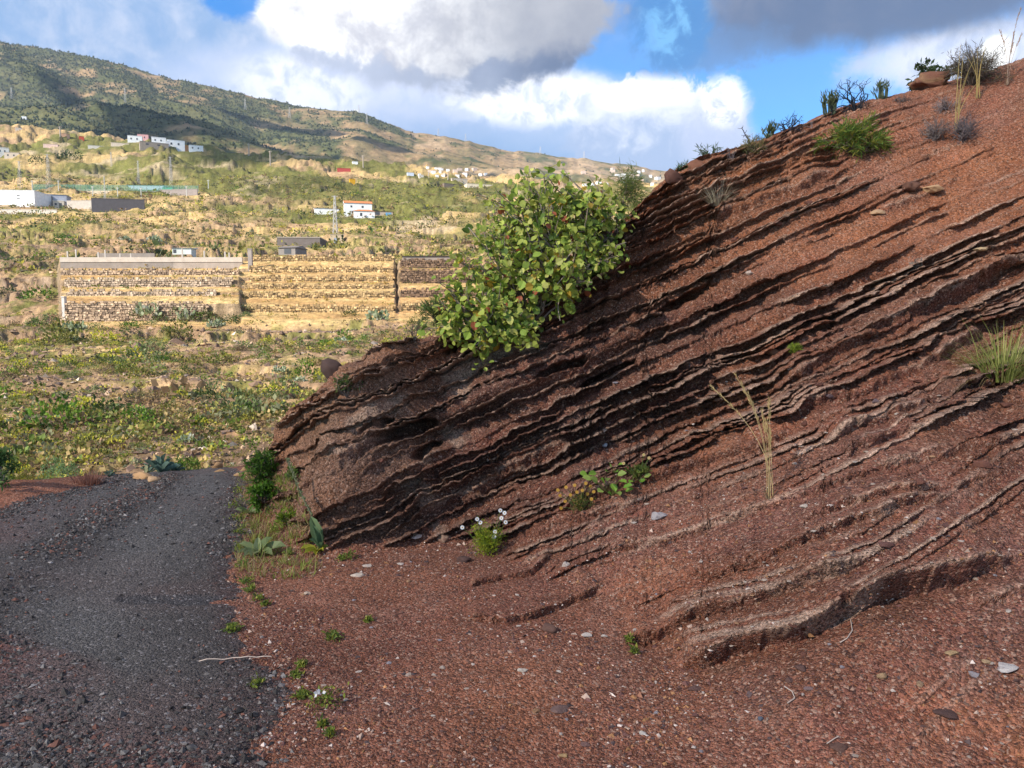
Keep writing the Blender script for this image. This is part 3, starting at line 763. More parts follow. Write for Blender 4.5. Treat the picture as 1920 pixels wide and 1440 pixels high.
# ------------------------------------------------------------------ the mountain
RP = np.array([-900, -300, 0, 60, 120, 200, 280, 350, 420, 500, 560, 640, 690, 760, 860, 960, 1060, 1160, 1260, 1500, 2200.])
RR = np.array([-40, 30, 76, 85, 92, 106, 128, 148, 165, 186, 200, 207, 213, 240, 259, 283, 294, 306, 321, 345, 420.])
DM = np.concatenate([np.linspace(690, 2800, 210), np.linspace(2830, 3700, 24)])
MU = np.concatenate([np.linspace(-1.5, -.72, 40, endpoint=False), np.linspace(-.72, .28, 430), np.linspace(.28, 1.2, 40)[1:]])
MX = MU[None, :] * DM[:, None]; MY = np.repeat(DM[:, None], len(MU), 1)
MPX = 960 + F * MU[None, :] + 0 * MX
rk = np.interp(MPX, RP, RR) + 2.0 * vn(MPX / 26, MPX * 0, seed=300) + 1.2 * vn(MPX / 9, MPX * 0, seed=303)
zr = z_of(rk, 2800.0)
zb = general(MPX, np.full_like(MX, 620.0)) - 62
tt = np.clip((MY - 690) / 2110, 0, 1)
MZ = zb + (zr - zb) * (0.55 * tt + .45 * tt * tt)
al = MX * .86 - MY * .5; cr = MX * .5 + MY * .86
rid = np.abs(fbm(cr / 420 + .25 * vn(al / 600, cr / 600, seed=310), al / 1500, None, 3, 301)); rid2 = np.abs(fbm(cr / 150, al / 500, None, 3, 305))
env = np.sin(np.pi * np.clip(tt * .93 + .04, 0, 1)) ** .7
MZ = MZ + env * (85 * (rid - .35) + 24 * (rid2 - .3)) + 5 * fbm(MX / 40, MY / 40, None, 3, 309) * env
back = np.clip((MY - 2800) / 900, 0, 1)
MZ = MZ - back * 260
# keep the crest where it is seen: nothing in front may rise above it
lim = CAM[2] + (zr - CAM[2]) * MY / 2800.0
MZ = np.where(MY < 2800, np.minimum(MZ, lim - 1.0 - 4 * (1 - tt)), MZ)
green = np.array([.095, .100, .040]); tanm = np.array([.30, .20, .105])
hgt = sst(600 - rk + (MY - 2000) * .05, 330, 480)
w_ = fbm(MX / 130, MY / 130, None, 5, 320) + .5 * fbm(MX / 30, MY / 30, None, 3, 325)
bare = sst(w_ - hgt * .55 + .45 - .8 * (rid - .3), -.1, .7)
c = mixc(green, tanm, bare)
c = mixc(c, np.array([.125, .115, .050]), .6 * sst(fbm(MX / 60, MY / 60, None, 3, 330), -.2, .5))
c = mixc(c, np.array([.42, .29, .17]), .7 * sst(fbm(MX / 90, MY / 220, None, 4, 335) - hgt * .5, .35, .75))
m_mt, t = material('mountain_scrub')
pos = t.new('ShaderNodeNewGeometry').outputs['Position']
vcol = t.new('ShaderNodeAttribute', attribute_name='col').outputs['Color']
na = t.noise(pos, .05, 8.0, 0.7).outputs['Fac']
kk = t.mr(na, .3, .7, .55, 1.45)
kc = t.new('ShaderNodeCombineXYZ', {0: kk, 1: kk, 2: kk}).outputs[0]
finish(t, t.mix(1.0, vcol, kc, 'MULTIPLY'), 0.95, na, 0.1, 0.6, 10.0)
MZ = np.maximum(MZ, -8.0)
MV = np.stack([MX, MY, MZ], -1)
mount = put('mountain', mesh_of('mountain', MV.reshape(-1, 3), grid_faces(len(DM), len(MU)), c.reshape(-1, 3), [m_mt], smooth=True), kind='structure', label='long pine covered mountain ridge falling to the right')
# pines as small rough cones
m_leaf, t = material('foliage')
vcol = t.new('ShaderNodeAttribute', attribute_name='col').outputs['Color']
finish(t, vcol, 0.55, None, 0.25, transl=0.4)
m_wood, t = material('dry_wood')
vcol = t.new('ShaderNodeAttribute', attribute_name='col').outputs['Color']
finish(t, vcol, 0.9, None, 0.1)

def cones(P, hgt_, rad_, colr, sides=5):
    n = len(P); k = np.arange(sides) * 2 * np.pi / sides
    ph = RNG.random((n, 1)) * 6.28
    j = .7 + .6 * RNG.random((n, sides))
    ring = np.stack([np.cos(k + ph) * rad_[:, None] * j, np.sin(k + ph) * rad_[:, None] * j, hgt_[:, None] * (.1 + .25 * RNG.random((n, sides)))], -1)
    top = np.stack([.15 * rad_ * RNG.standard_normal(n), .15 * rad_ * RNG.standard_normal(n), hgt_], -1)[:, None]
    VV = np.concatenate([ring, top], 1) + P[:, None]
    b = np.arange(n)[:, None] * (sides + 1)
    FF = np.stack([b + np.arange(sides)[None], b + (np.arange(sides)[None] + 1) % sides, np.repeat(b + sides, sides, 1)], -1).reshape(-1, 3)
    CC = np.repeat(colr[:, None], sides + 1, 1)
    return VV.reshape(-1, 3), FF, CC.reshape(-1, 3)
pm = (hgt * 1.35 - bare * .9 + .35 * vn(MX / 70, MY / 70, seed=340)).clip(0, 1) * (MY < 2810) * (MU[None, :] > -.8) * (MU[None, :] < .3)
pm = (pm + .06) ** 1.3 * (MY / 2000.0) ** 1.0
NP_ = 20000
pi_ = RNG.choice(pm.size, NP_, p=(pm / pm.sum()).ravel())
P = MV.reshape(-1, 3)[pi_] + np.stack([RNG.uniform(-4, 4, NP_), RNG.uniform(-6, 6, NP_), np.full(NP_, -1.0)], -1)
VV, FF, CC = cones(P, RNG.uniform(3.5, 7.5, NP_), RNG.uniform(1.6, 3.6, NP_), np.array([.050, .066, .030]) * RNG.uniform(.6, 1.7, (NP_, 1)))
put('pine_forest', mesh_of('pine_forest', VV, FF, CC, [m_leaf]), kind='stuff', label='dark pine forest over the upper mountain')
# ------------------------------------------------------------------ unseen clouds placed to shade the near bank and the mountain
bpy.context.view_layer.update()
def hit(objs, px, py, default=None):
    v = Vector(ray(px, py)).normalized(); o_ = Vector(CAM)
    best_ = None
    for ob in objs:
        ok, loc, nor, _ = ob.ray_cast(o_, v)
        if ok and (best_ is None or (loc - o_).length < best_[2]):
            best_ = (np.array(loc), np.array(nor), (loc - o_).length)
    return best_ if best_ is not None else default
def cloud_material(name, through):
    m_, t = material(name)
    d_ = t.new('ShaderNodeBsdfDiffuse', {'Color': (.85, .86, .9, 1)})
    e_ = t.new('ShaderNodeBsdfTranslucent', {'Color': (.85, .86, .9, 1)})
    mx = t.new('ShaderNodeMixShader', {0: .5, 1: d_.outputs[0], 2: e_.outputs[0]})
    tr = t.new('ShaderNodeBsdfTransparent')
    m2 = t.new('ShaderNodeMixShader', {0: through, 1: mx.outputs[0], 2: tr.outputs[0]})
    o_ = t.new('ShaderNodeOutputMaterial'); t.nt.links.new(m2.outputs[0], o_.inputs[0])
    return m_
m_thin = cloud_material('thin_cloud', .665); m_thick = cloud_material('thick_cloud', .12)
def cloud(center, ax, ay, half_h, mat, label, lump=.18, seed=0):
    nu, nv = 56, 22
    u = np.linspace(0, 2 * np.pi, nu, endpoint=False); w = np.linspace(0.04, np.pi - .04, nv)
    UU, WW = np.meshgrid(u, w)
    k = 1 + lump * fbm(np.cos(UU) * 2.2 + seed, np.sin(UU) * 2.2, np.cos(WW), 4, 400 + seed)
    p1 = np.sin(WW) * np.cos(UU) * k; p2 = np.sin(WW) * np.sin(UU) * k
    P_ = p1[..., None] * np.asarray(ax) + p2[..., None] * np.asarray(ay) + (np.cos(WW) * k)[..., None] * np.array([0, 0, half_h])
    i = np.arange(nu * nv).reshape(nv, nu)
    f = np.stack([i[:-1], np.roll(i[:-1], -1, 1), np.roll(i[1:], -1, 1), i[1:]], -1).reshape(-1, 4)
    caps = [i[0][::-1][None], i[-1][None]]
    o_ = put('cloud', mesh_of('cloud', P_.reshape(-1, 3), [f] + caps, None, [mat], smooth=True), loc=center, kind='structure', label=label)
    return o_
cloud(np.array([10, -55, 0]) + SUN_DIR * 2600, (110, 0, 0), (0, 74, 0), 12, m_thin, 'unseen thin grey cloud placed to shade the road bank', .05, 1)
def shade_band(pa, pb, half_w, t_, seed):
    A = hit([mount, slope_o], *pa); B = hit([mount, slope_o], *pb)
    A, B = A[0], B[0]
    ctr = (A + B) / 2; ax = (B - A) / 2
    n_ = np.array([-ax[1], ax[0], 0]); n_ = n_ / np.linalg.norm(n_) * half_w
    cloud(ctr + SUN_DIR * t_, ax, n_, 25, m_thick, 'unseen grey cloud placed to shade the mountain', .16, seed)
shade_band((-70, 228), (330, 262), 170, 2000, 2)
shade_band((300, 262), (580, 288), 170, 2000, 5)
shade_band((540, 290), (860, 316), 190, 2000, 7)
shade_band((85, 145), (150, 200), 40, 1900, 9)  # unseen cloud added to darken a gully that would shade itself
shade_band((430, 212), (640, 252), 70, 1800, 12)
shade_band((660, 258), (770, 285), 60, 1900, 15)

print('CLOUD LOW', min((o.location.z - 40) for o in bpy.data.objects if o.name.startswith('cloud')), 'MOUNT TOP', MZ.max(), 'LOWEST', min(TZ.min(), MZ.min(), V[:, 2].min()))
# the air itself: one even, pale, thin box of haze round everything
m_haze = bpy.data.materials.new('haze'); m_haze.use_nodes = True
t = Tree(m_haze.node_tree)
pv = t.new('ShaderNodeVolumePrincipled', {'Color': (.74, .84, 1.0, 1), 'Density': 6.5e-5, 'Anisotropy': .1})
o_ = t.new('ShaderNodeOutputMaterial'); t.nt.links.new(pv.outputs[0], o_.inputs['Volume'])
HB = np.array([[x_, y_, z_] for z_ in (min(TZ.min(), MZ.min(), V[:, 2].min()) - 1.0, max(MZ.max(), 0) + 12.0) for y_ in (-600.0, 4200.0) for x_ in (-6400.0, 5400.0)])
put('haze', mesh_of('haze', HB, np.array([[0, 2, 3, 1], [4, 5, 7, 6], [0, 1, 5, 4], [2, 6, 7, 3], [0, 4, 6, 2], [1, 3, 7, 5]]), None, [m_haze]), kind='stuff', label='thin bluish haze over the valley')
# ================================================================== builders for plants and stones
import bmesh
NEAR = [hillside, ground, road]
def unit(v):
    v = np.asarray(v, float)
    return v / np.maximum(np.linalg.norm(v, axis=-1, keepdims=True), 1e-9)
def on(px, py, objs=None):
    h_ = hit(objs or NEAR, px, py)
    return h_[0] if h_ is not None else march(px, py)
class MB:
    def __init__(self):
        self.V = []; self.F3 = []; self.F4 = []; self.C = []; self.n = 0
    def add(self, V_, F_, c_):
        V_ = np.asarray(V_, float).reshape(-1, 3); F_ = np.asarray(F_, np.int64)
        (self.F3 if F_.shape[1] == 3 else self.F4).append(F_ + self.n)
        self.V.append(V_); c_ = np.asarray(c_, float)
        self.C.append(np.repeat(c_[None], len(V_), 0) if c_.ndim == 1 else c_)
        self.n += len(V_)
    def tube(self, P_, r_, c_, sides=4):
        P_ = np.asarray(P_, float); n = len(P_)
        r_ = np.broadcast_to(np.asarray(r_, float), (n,))
        T_ = unit(np.gradient(P_, axis=0))
        ref = np.array([0.31, 0.17, 0.93]) if abs(T_[0] @ np.array([0.31, 0.17, 0.93])) < .9 else np.array([1.0, 0, 0])
        A_ = unit(np.cross(T_, ref)); B_ = np.cross(T_, A_)
        k = np.arange(sides) * 2 * np.pi / sides
        V_ = P_[:, None] + r_[:, None, None] * (np.cos(k)[None, :, None] * A_[:, None] + np.sin(k)[None, :, None] * B_[:, None])
        i = np.arange(n * sides).reshape(n, sides)
        f = np.stack([i[:-1], np.roll(i[:-1], -1, 1), np.roll(i[1:], -1, 1), i[1:]], -1).reshape(-1, 4)
        self.add(V_, f, c_)
    def box(self, lo, hi, c_):
        lo = np.asarray(lo, float); hi = np.asarray(hi, float)
        V_ = np.array([[x_, y_, z_] for z_ in (lo[2], hi[2]) for y_ in (lo[1], hi[1]) for x_ in (lo[0], hi[0])])
        self.add(V_, [[0, 2, 3, 1], [4, 5, 7, 6], [0, 1, 5, 4], [2, 6, 7, 3], [0, 4, 6, 2], [1, 3, 7, 5]], c_)
    def leaves(self, tmpl, P_, D_, U_, L_, Wd, c_):
        TVv, TF = tmpl
        D_ = unit(D_); Sd = unit(np.cross(U_, D_)); N_ = np.cross(D_, Sd)
        L_ = np.broadcast_to(L_, (len(P_),)); Wd = np.broadcast_to(Wd, (len(P_),))
        V_ = P_[:, None] + L_[:, None, None] * TVv[None, :, 0, None] * D_[:, None] + Wd[:, None, None] * TVv[None, :, 1, None] * Sd[:, None] + L_[:, None, None] * TVv[None, :, 2, None] * N_[:, None]
        f = (TF[None] + (np.arange(len(P_)) * len(TVv))[:, None, None]).reshape(-1, TF.shape[1])
        cc = np.repeat(np.asarray(c_)[:, None], len(TVv), 1).reshape(-1, 3)
        self.add(V_, f, cc)
    def mesh(self, name, mats, smooth=False):
        V_ = np.concatenate(self.V); C_ = np.concatenate(self.C)
        fs = []
        if self.F3: fs.append(np.concatenate(self.F3))
        if self.F4: fs.append(np.concatenate(self.F4))
        return mesh_of(name, V_, fs, C_, mats if isinstance(mats, (list, tuple)) else [mats], smooth=smooth)

def leaf_template(round_=True):
    xs = [0.0, 0.22, 0.55, 0.85, 1.0]; ws = [0.0, .40, .5, .30, 0.0] if round_ else [0.0, .5, .42, .2, 0.0]
    V_ = []; 
    for x_, w_ in zip(xs, ws):
        V_.append((x_, 0, -.10 * (x_ - .5) ** 2 * 2))
    for x_, w_ in list(zip(xs, ws))[1:4]:
        V_.append((x_, w_, .10 - .10 * (x_ - .5) ** 2 * 2)); V_.append((x_, -w_, .10 - .10 * (x_ - .5) ** 2 * 2))
    F_ = [(0, 6, 1), (0, 1, 5), (1, 6, 8), (1, 8, 2), (1, 2, 7), (1, 7, 5), (2, 8, 10), (2, 10, 3), (2, 3, 9), (2, 9, 7), (3, 10, 4), (3, 4, 9)]
    return np.array(V_, float), np.array(F_)
LEAF = leaf_template(); LANCE = leaf_template(False)
DIAM = (np.array([(0, 0, 0), (.5, .5, .06), (1, 0, 0), (.5, -.5, .06)], float), np.array([(0, 3, 2, 1)]))
TRI = (np.array([(0, .4, 0), (0, -.4, 0), (1, 0, 0)], float), np.array([(0, 1, 2)]))

def rnd_dir(n, up=0.0):
    v = RNG.standard_normal((n, 3)); v = unit(v); v[:, 2] += up
    return unit(v)
def colours(n, pal, wts, jit=.18):
    k = RNG.choice(len(pal), n, p=np.array(wts) / sum(wts))
    return np.array(pal)[k] * (1 + jit * RNG.standard_normal((n, 1))).clip(.5, 1.6)
def blades(mb, n, base, spread, length, width, bend, colA, colB, lean=(0, 0), seg=4, fan=1.0):
    """curved tapering grass blades from one root"""
    for i in range(n):
        a_ = RNG.uniform(0, 2 * np.pi); L = length * RNG.uniform(.45, 1.1); out = fan * RNG.uniform(.05, 1) ** .8
        d0 = np.array([math.cos(a_) * out + lean[0], math.sin(a_) * out + lean[1], 1.0]); d0 /= np.linalg.norm(d0)
        p = np.asarray(base, float) + np.array([math.cos(a_), math.sin(a_), 0]) * spread * RNG.uniform(0, 1)
        side = np.array([-math.sin(a_ + RNG.uniform(-1, 1)), math.cos(a_), 0.0]); pts = []; dcur = d0.copy()
        for k in range(seg + 1):
            pts.append(p.copy()); p = p + dcur * L / seg
            dcur = dcur + np.array([d0[0] * .6, d0[1] * .6, -.5]) * bend * (k + .5) / seg; dcur /= np.linalg.norm(dcur)
        pts = np.array(pts); w_ = width * np.linspace(1, .08, seg + 1)[:, None] * side
        V_ = np.concatenate([pts - w_, pts + w_]); m_ = seg + 1
        f = [(k, k + 1, m_ + k + 1, m_ + k) for k in range(seg)]
        mb.add(V_, f, np.asarray(colA) + (np.asarray(colB) - np.asarray(colA)) * RNG.random() * 1.0)
def twigs(mb, p, d_, L, r_, depth, c_, tips, spread=.7, kids=(2, 4), up=.1, wob=.25, sides=3):
    pts = [np.array(p, float)]; d_ = unit(np.asarray(d_, float)); n = 4
    for k in range(n):
        d_ = unit(d_ + RNG.standard_normal(3) * wob + np.array([0, 0, up * .3])); pts.append(pts[-1] + d_ * L / n)
    mb.tube(pts, np.linspace(r_, r_ * .6, n + 1), c_, sides)
    if depth == 0:
        tips.append((pts[-1], d_)); return
    for i in range(RNG.integers(kids[0], kids[1] + 1)):
        k = RNG.integers(2, n + 1)
        twigs(mb, pts[k], unit(d_ + RNG.standard_normal(3) * spread + np.array([0, 0, up])), L * RNG.uniform(.55, .85), r_ * .6, depth - 1, c_, tips, spread, kids, up, wob, sides)
TAG = dict
def root_at(name, loc, label, cat, group=None, rz=0.0):
    return put(name, None, loc=loc, rot=(0, 0, rz), label=label, category=cat, group=group)
def thing_mesh(name, me, loc, label, cat, group=None, rz=0.0, scale=None):
    return put(name, me, loc=loc, rot=(0, 0, rz), scale=scale, label=label, category=cat, group=group)

def ico(sub):
    bm = bmesh.new(); bmesh.ops.create_icosphere(bm, subdivisions=sub, radius=1.0)
    V_ = np.array([v.co[:] for v in bm.verts]); F_ = np.array([[v.index for v in f.verts] for f in bm.faces]); bm.free()
    return V_, F_
ICO1, ICO2, ICO3, ICO4 = ico(1), ico(2), ico(3), ico(4)
m_stone, t = material('stone')
pos = t.new('ShaderNodeTexCoord').outputs['Object']
vcol = t.new('ShaderNodeAttribute', attribute_name='col').outputs['Color']
n_ = t.noise(pos, 30.0, 6.0, .7).outputs['Fac']
kk = t.mr(n_, .3, .7, .65, 1.3); kc = t.new('ShaderNodeCombineXYZ', {0: kk, 1: kk, 2: kk}).outputs[0]
finish(t, t.mix(1.0, vcol, kc, 'MULTIPLY'), .9, n_, .2, .8, .01)
def rock_mesh(name, seed, size, flat=.6, colr=(.3, .2, .15), rough_=.35, sub=2, col2=None, freq=1.3):
    craggy = sub == 5; sub = min(sub, 4)
    V_, F_ = {1: ICO1, 2: ICO2, 3: ICO3, 4: ICO4}[sub]
    rs = np.random.default_rng(seed)
    k = 1 + rough_ * fbm(V_[:, 0] * freq + seed * 3.1, V_[:, 1] * freq, V_[:, 2] * freq, 4 if sub > 2 else 2, seed)
    P_ = V_ * k[:, None]
    for _ in range(6):                                # broken faces
        n = unit(rs.standard_normal(3)); lim_ = rs.uniform(.5, .85)
        dd = P_ @ n; P_ = P_ - np.maximum(dd - lim_, 0)[:, None] * n * .9
    P_ = P_ * np.array([rs.uniform(.8, 1.25), rs.uniform(.7, 1.0), flat]) * size
    if craggy:
        lay = V_[:, 2] * 4 + V_[:, 0] * 1.2 + .6 * fbm(V_[:, 0] * 2, V_[:, 1] * 2, V_[:, 2] * 2, 2, 3)
        P_ = P_ * (1 + .10 * vn(lay, lay * 0, seed=4) + .10 * fbm(V_[:, 0] * 5, V_[:, 1] * 5, V_[:, 2] * 7, 3, 6))[:, None]; P_[:, 0] = P_[:, 0] - np.where(V_[:, 2] < -.1, .25 * P_[:, 0] * -V_[:, 2], 0)
    cc = np.asarray(colr) * (1 + .18 * fbm(V_[:, 0] * 3 + seed, V_[:, 1] * 3, V_[:, 2] * 3, 2, seed + 5))[:, None]
    if col2 is not None:
        cc = mixc(cc, np.asarray(col2), sst(fbm(V_[:, 0] * 2 + seed, V_[:, 1] * 2, V_[:, 2] * 2, 3, seed + 9), 0, .5))
    return mesh_of(name, P_, F_, cc, [m_stone], smooth=sub > 2)

# ================================================================== the big round-leaved shrub on the ridge
PAL = [(.42, .46, .09), (.26, .35, .055), (.11, .17, .035), (.52, .50, .14), (.46, .30, .04), (.36, .10, .045)]
BW = [.42, .28, .12, .13, .05, .018]
bush_px = [(1000, 420, 6.95, 92), (1090, 405, 7.1, 80), (925, 500, 6.7, 88), (1030, 515, 6.6, 88), (872, 585, 6.5, 66), (950, 595, 6.4, 62), (1145, 400, 7.2, 42), (1125, 465, 6.9, 48), (1000, 350, 7.05, 38), (1090, 345, 7.2, 38), (985, 625, 6.35, 32), (850, 610, 6.5, 35), (905, 630, 6.3, 30), (930, 410, 6.9, 42), (845, 545, 6.6, 28)]
bc = np.array([at(a_, b_, c_) for a_, b_, c_, _ in bush_px]); br = np.array([r_ / F * d_ for _, _, d_, r_ in bush_px])
broot = on(1085, 530)
bush = root_at('shrub', broot, 'big round leaved green shrub hanging over the edge of the layered bank', 'shrub')
def bush_points(n):
    k = RNG.choice(len(br), n, p=br ** 2 / (br ** 2).sum())
    v = rnd_dir(n); v[:, 1] -= .25; v = unit(v)
    rad = br[k] * RNG.uniform(.30, 1.0, n) ** .6 * (1 + .22 * np.abs(RNG.standard_normal(n)) * (RNG.random(n) < .5)).clip(0, 1.28)
    P_ = bc[k] + v * rad[:, None] * np.array([1, .75, 1])
    hz = H(P_[:, 0], P_[:, 1]) + .02
    keep = P_[:, 2] > hz
    return P_[keep], v[keep], k[keep]
twb = MB(); tips = []; TW = []
roots = [np.array(on(a_, b_)) for a_, b_ in [(1085, 530), (1000, 610), (1150, 460), (930, 655), (1050, 560)]]
P_, v_, k_ = bush_points(330)
for p, v, k in zip(P_, v_, k_):
    r0 = min(roots, key=lambda q: np.linalg.norm(q - bc[k]) + RNG.uniform(0, .3))
    mid_ = bc[k] * .7 + r0 * .3 + RNG.standard_normal(3) * .07
    tq = np.linspace(0, 1, 8)[:, None]
    pts = (1 - tq) ** 2 * r0 + 2 * tq * (1 - tq) * mid_ + tq ** 2 * p + RNG.standard_normal((8, 3)) * .012
    TW.append(pts); twb.tube(pts - broot, np.linspace(.012, .0032, 8), np.array([.22, .17, .14]) * RNG.uniform(.6, 1.7), 4)
put('branches', twb.mesh('branches', m_wood), bush)
TW = np.array(TW); n = 4600
k_ = RNG.integers(0, len(TW), n); q_ = 4.2 + 2.8 * RNG.random(n) ** .7; i0 = np.minimum(q_.astype(int), 6); f_ = (q_ - i0)[:, None]
P_ = TW[k_, i0] * (1 - f_) + TW[k_, i0 + 1] * f_ + RNG.standard_normal((n, 3)) * .045
v_ = unit(P_ - bc[np.argmin(np.linalg.norm(P_[:, None] - bc[None], axis=-1) / br[None], axis=1)] + RNG.standard_normal((n, 3)) * .05)
ok_ = P_[:, 2] > H(P_[:, 0], P_[:, 1]) + .02; P_, v_ = P_[ok_], v_[ok_]; n = len(P_)
D_ = unit(v_ * .5 + rnd_dir(n) * .8 + np.array([0, 0, -.25])); U_ = unit(v_ * .8 + rnd_dir(n) * .55 + np.array([0, -.1, .5]))
L_ = RNG.uniform(.028, .086, n); C_ = colours(n, PAL, BW)
front = (P_ @ np.array([0, -1, .25])) + .4 * L_ / .08 + RNG.random(n) * .25
order = np.argsort(-front)
pick = order[:600][RNG.permutation(600)[:290]]
rest = np.setdiff1d(np.arange(n), pick)
mbl = MB(); mbl.leaves(LEAF, P_[rest] - broot, D_[rest], U_[rest], L_[rest], L_[rest] * RNG.uniform(.75, 1.0, len(rest)), C_[rest])
put('foliage', mbl.mesh('foliage', m_leaf), bush, kind='stuff')
lv = []
for i, cc in enumerate(colours(16, PAL, BW)):
    mb = MB(); mb.leaves(LEAF, np.zeros((1, 3)), np.array([[1., 0, 0]]), np.array([[0, 0, 1.]]), .064, .064 * RNG.uniform(.75, 1), cc[None]); lv.append(mb.mesh('leaf', m_leaf))
for i in pick:
    d0 = D_[i]; s0 = unit(np.cross(U_[i], d0)); n0 = np.cross(d0, s0)
    o_ = put('leaf', lv[RNG.integers(16)], bush)
    k = L_[i] / .064
    o_.matrix_local = Matrix(((d0[0] * k, s0[0] * k, n0[0] * k, P_[i][0] - broot[0]), (d0[1] * k, s0[1] * k, n0[1] * k, P_[i][1] - broot[1]), (d0[2] * k, s0[2] * k, n0[2] * k, P_[i][2] - broot[2]), (0, 0, 0, 1)))
# a few hanging sprays below and shoots above
# ================================================================== plants on the bank
GREENF = [(.10, .17, .025), (.17, .22, .035), (.07, .12, .02), (.28, .25, .04)]
def feathery(name, label, px, py, wpx, hpx, pal, wts, group=None, nst=14, leafn=900, lsize=.05, lw=.008, woodc=(.12, .09, .07), cat='shrub', droop=-.2, sink=0.0, depth=2, upk=.5, back=0.0):
    b = on(px, py); 
    d_ = b[1]; w = wpx / F * d_ * .5; h_ = hpx / F * d_
    b = b + np.array([0, back, -sink])
    rt = root_at(name, b, label, cat, group)
    tw = MB(); tips = []
    for i in range(nst):
        a_ = RNG.uniform(0, 6.28); o_ = RNG.uniform(.1, 1) * w / h_
        twigs(tw, np.array([0, 0, 0.]), (math.cos(a_) * o_, math.sin(a_) * o_, upk), h_ * .5, .006, depth, np.array(woodc) * RNG.uniform(.7, 1.4), tips, .6, (2, 3), .15)
    put('stems', tw.mesh('stems', m_wood), rt)
    tp = np.array([t_[0] for t_ in tips]); td = np.array([t_[1] for t_ in tips])
    sc = max(np.abs(tp[:, 0]).max() / w, 1e-3); 
    k = RNG.integers(0, len(tp), leafn); q_ = RNG.random(leafn) * .3 * h_
    P_ = tp[k] - td[k] * q_[:, None] + RNG.standard_normal((leafn, 3)) * h_ * .05
    D_ = unit(td[k] + .8 * rnd_dir(leafn) + np.array([0, 0, droop]))
    mb = MB(); mb.leaves(DIAM, P_, D_, rnd_dir(leafn, .5), lsize * RNG.uniform(.5, 1.2, leafn), lw * RNG.uniform(.7, 1.3, leafn), colours(leafn, pal, wts))
    put('foliage', mb.mesh('foliage', m_leaf), rt)
    return rt
feathery('shrub', 'feathery bright green bush spreading over the upper bank', 1600, 290, 115, 70, GREENF, [3, 3, 2, 2], leafn=2600, lsize=.10, lw=.009, nst=22, upk=.25)
feathery('shrub', 'low yellowish bush with dry twigs on the crest left of the bare twigs', 1412, 285, 100, 30, [(.20, .18, .06), (.27, .21, .09), (.10, .11, .03)], [3, 3, 2], leafn=900, lsize=.07, lw=.005, nst=18, upk=.2)
feathery('tree', 'thin broom like tree behind the big shrub', 1185, 385, 120, 85, [(.15, .19, .04), (.09, .13, .03), (.22, .22, .06)], [3, 3, 1], leafn=1500, lsize=.12, lw=.006, nst=9, cat='tree', droop=-.4, upk=1.2, back=.5)
feathery('shrub', 'dark green bush behind the red boulder on the skyline', 1790, 148, 120, 62, [(.035, .06, .022), (.06, .09, .035)], [1, 1], leafn=420, lsize=.07, lw=.028, nst=8, upk=.8, back=.4)
feathery('shrub', 'grey brown twiggy bush at the top of the bank', 1822, 160, 90, 66, [(.16, .125, .09), (.10, .08, .065), (.17, .17, .06)], [3, 3, 1], leafn=3000, lsize=.09, lw=.005, nst=44, upk=.35)
feathery('shrub', 'grey green tufted plant on the tip of the outcrop beside the road', 650, 745, 45, 45, [(.06, .10, .025), (.10, .14, .03)], [1, 1], leafn=260, lsize=.05, lw=.009, nst=6, upk=.4)
feathery('shrub', 'dark green leafy shrub at the foot of the outcrop by the road end', 497, 905, 62, 62, [(.06, .13, .015), (.10, .19, .02), (.035, .07, .012)], [3, 2, 2], leafn=1500, lsize=.055, lw=.014, nst=16, upk=.8)
feathery('shrub', 'bright green rounded weed below the leafy shrub', 492, 942, 58, 40, [(.09, .19, .015), (.14, .25, .03), (.05, .1, .012)], [3, 2, 1], leafn=1200, lsize=.045, lw=.016, nst=14, upk=.8)
feathery('shrub', 'small yellow green sprig growing from the foot of the outcrop', 540, 985, 36, 30, [(.18, .25, .02), (.08, .14, .015)], [2, 1], leafn=240, lsize=.05, lw=.012, nst=7, upk=.9)
feathery('shrub', 'small leafy plant clinging to the side of the outcrop', 548, 905, 26, 34, [(.10, .17, .03), (.15, .2, .05)], [2, 1], leafn=240, lsize=.035, lw=.014, nst=6, upk=.6)
feathery('shrub', 'small green bush half hidden left of the big shrub', 812, 612, 60, 48, [(.09, .14, .04), (.15, .19, .05)], [1, 1], leafn=700, lsize=.10, lw=.010, nst=12, upk=1.1, back=.35)
feathery('shrub', 'dry grey twig bush on the crest left of the big shrub', 776, 640, 30, 40, [(.17, .12, .09)], [1], leafn=60, lsize=.05, lw=.003, nst=5, upk=1.2)
feathery('shrub', 'drooping green plant on the skyline near the crest rocks', 1345, 292, 40, 34, [(.11, .16, .06), (.07, .11, .04)], [1, 1], leafn=260, lsize=.08, lw=.008, nst=7, back=.35, upk=.8)
feathery('shrub', 'small green plant behind the crest rocks lowest on the skyline', 1290, 325, 34, 28, [(.11, .16, .06), (.07, .11, .04)], [1, 1], leafn=200, lsize=.08, lw=.008, nst=6, back=.3, upk=.8)
def bare(name, label, px, py, hpx, n, c_, depth=3, back=0.0, spread=.8, group=None, up=.1, lean=.6, r_=.007, cat='bush'):
    b = on(px, py) + np.array([0, back, 0]); h_ = hpx / F * b[1]
    mb = MB(); tips = []
    for i in range(n):
        a_ = RNG.uniform(0, 6.28)
        twigs(mb, np.array([0, 0, -.01]), (math.cos(a_) * lean, math.sin(a_) * lean, 1), h_ * .45, r_, depth, np.array(c_) * RNG.uniform(.8, 1.3), tips, spread, (2, 3), up, .3)
    return thing_mesh(name, mb.mesh(name, m_wood), b, label, cat, group)
bare('twig_bush', 'bare dark branching bush on the skyline beside the upright stems', 1608, 206, 66, 6, (.028, .030, .036), back=.05, lean=.8, r_=.012)
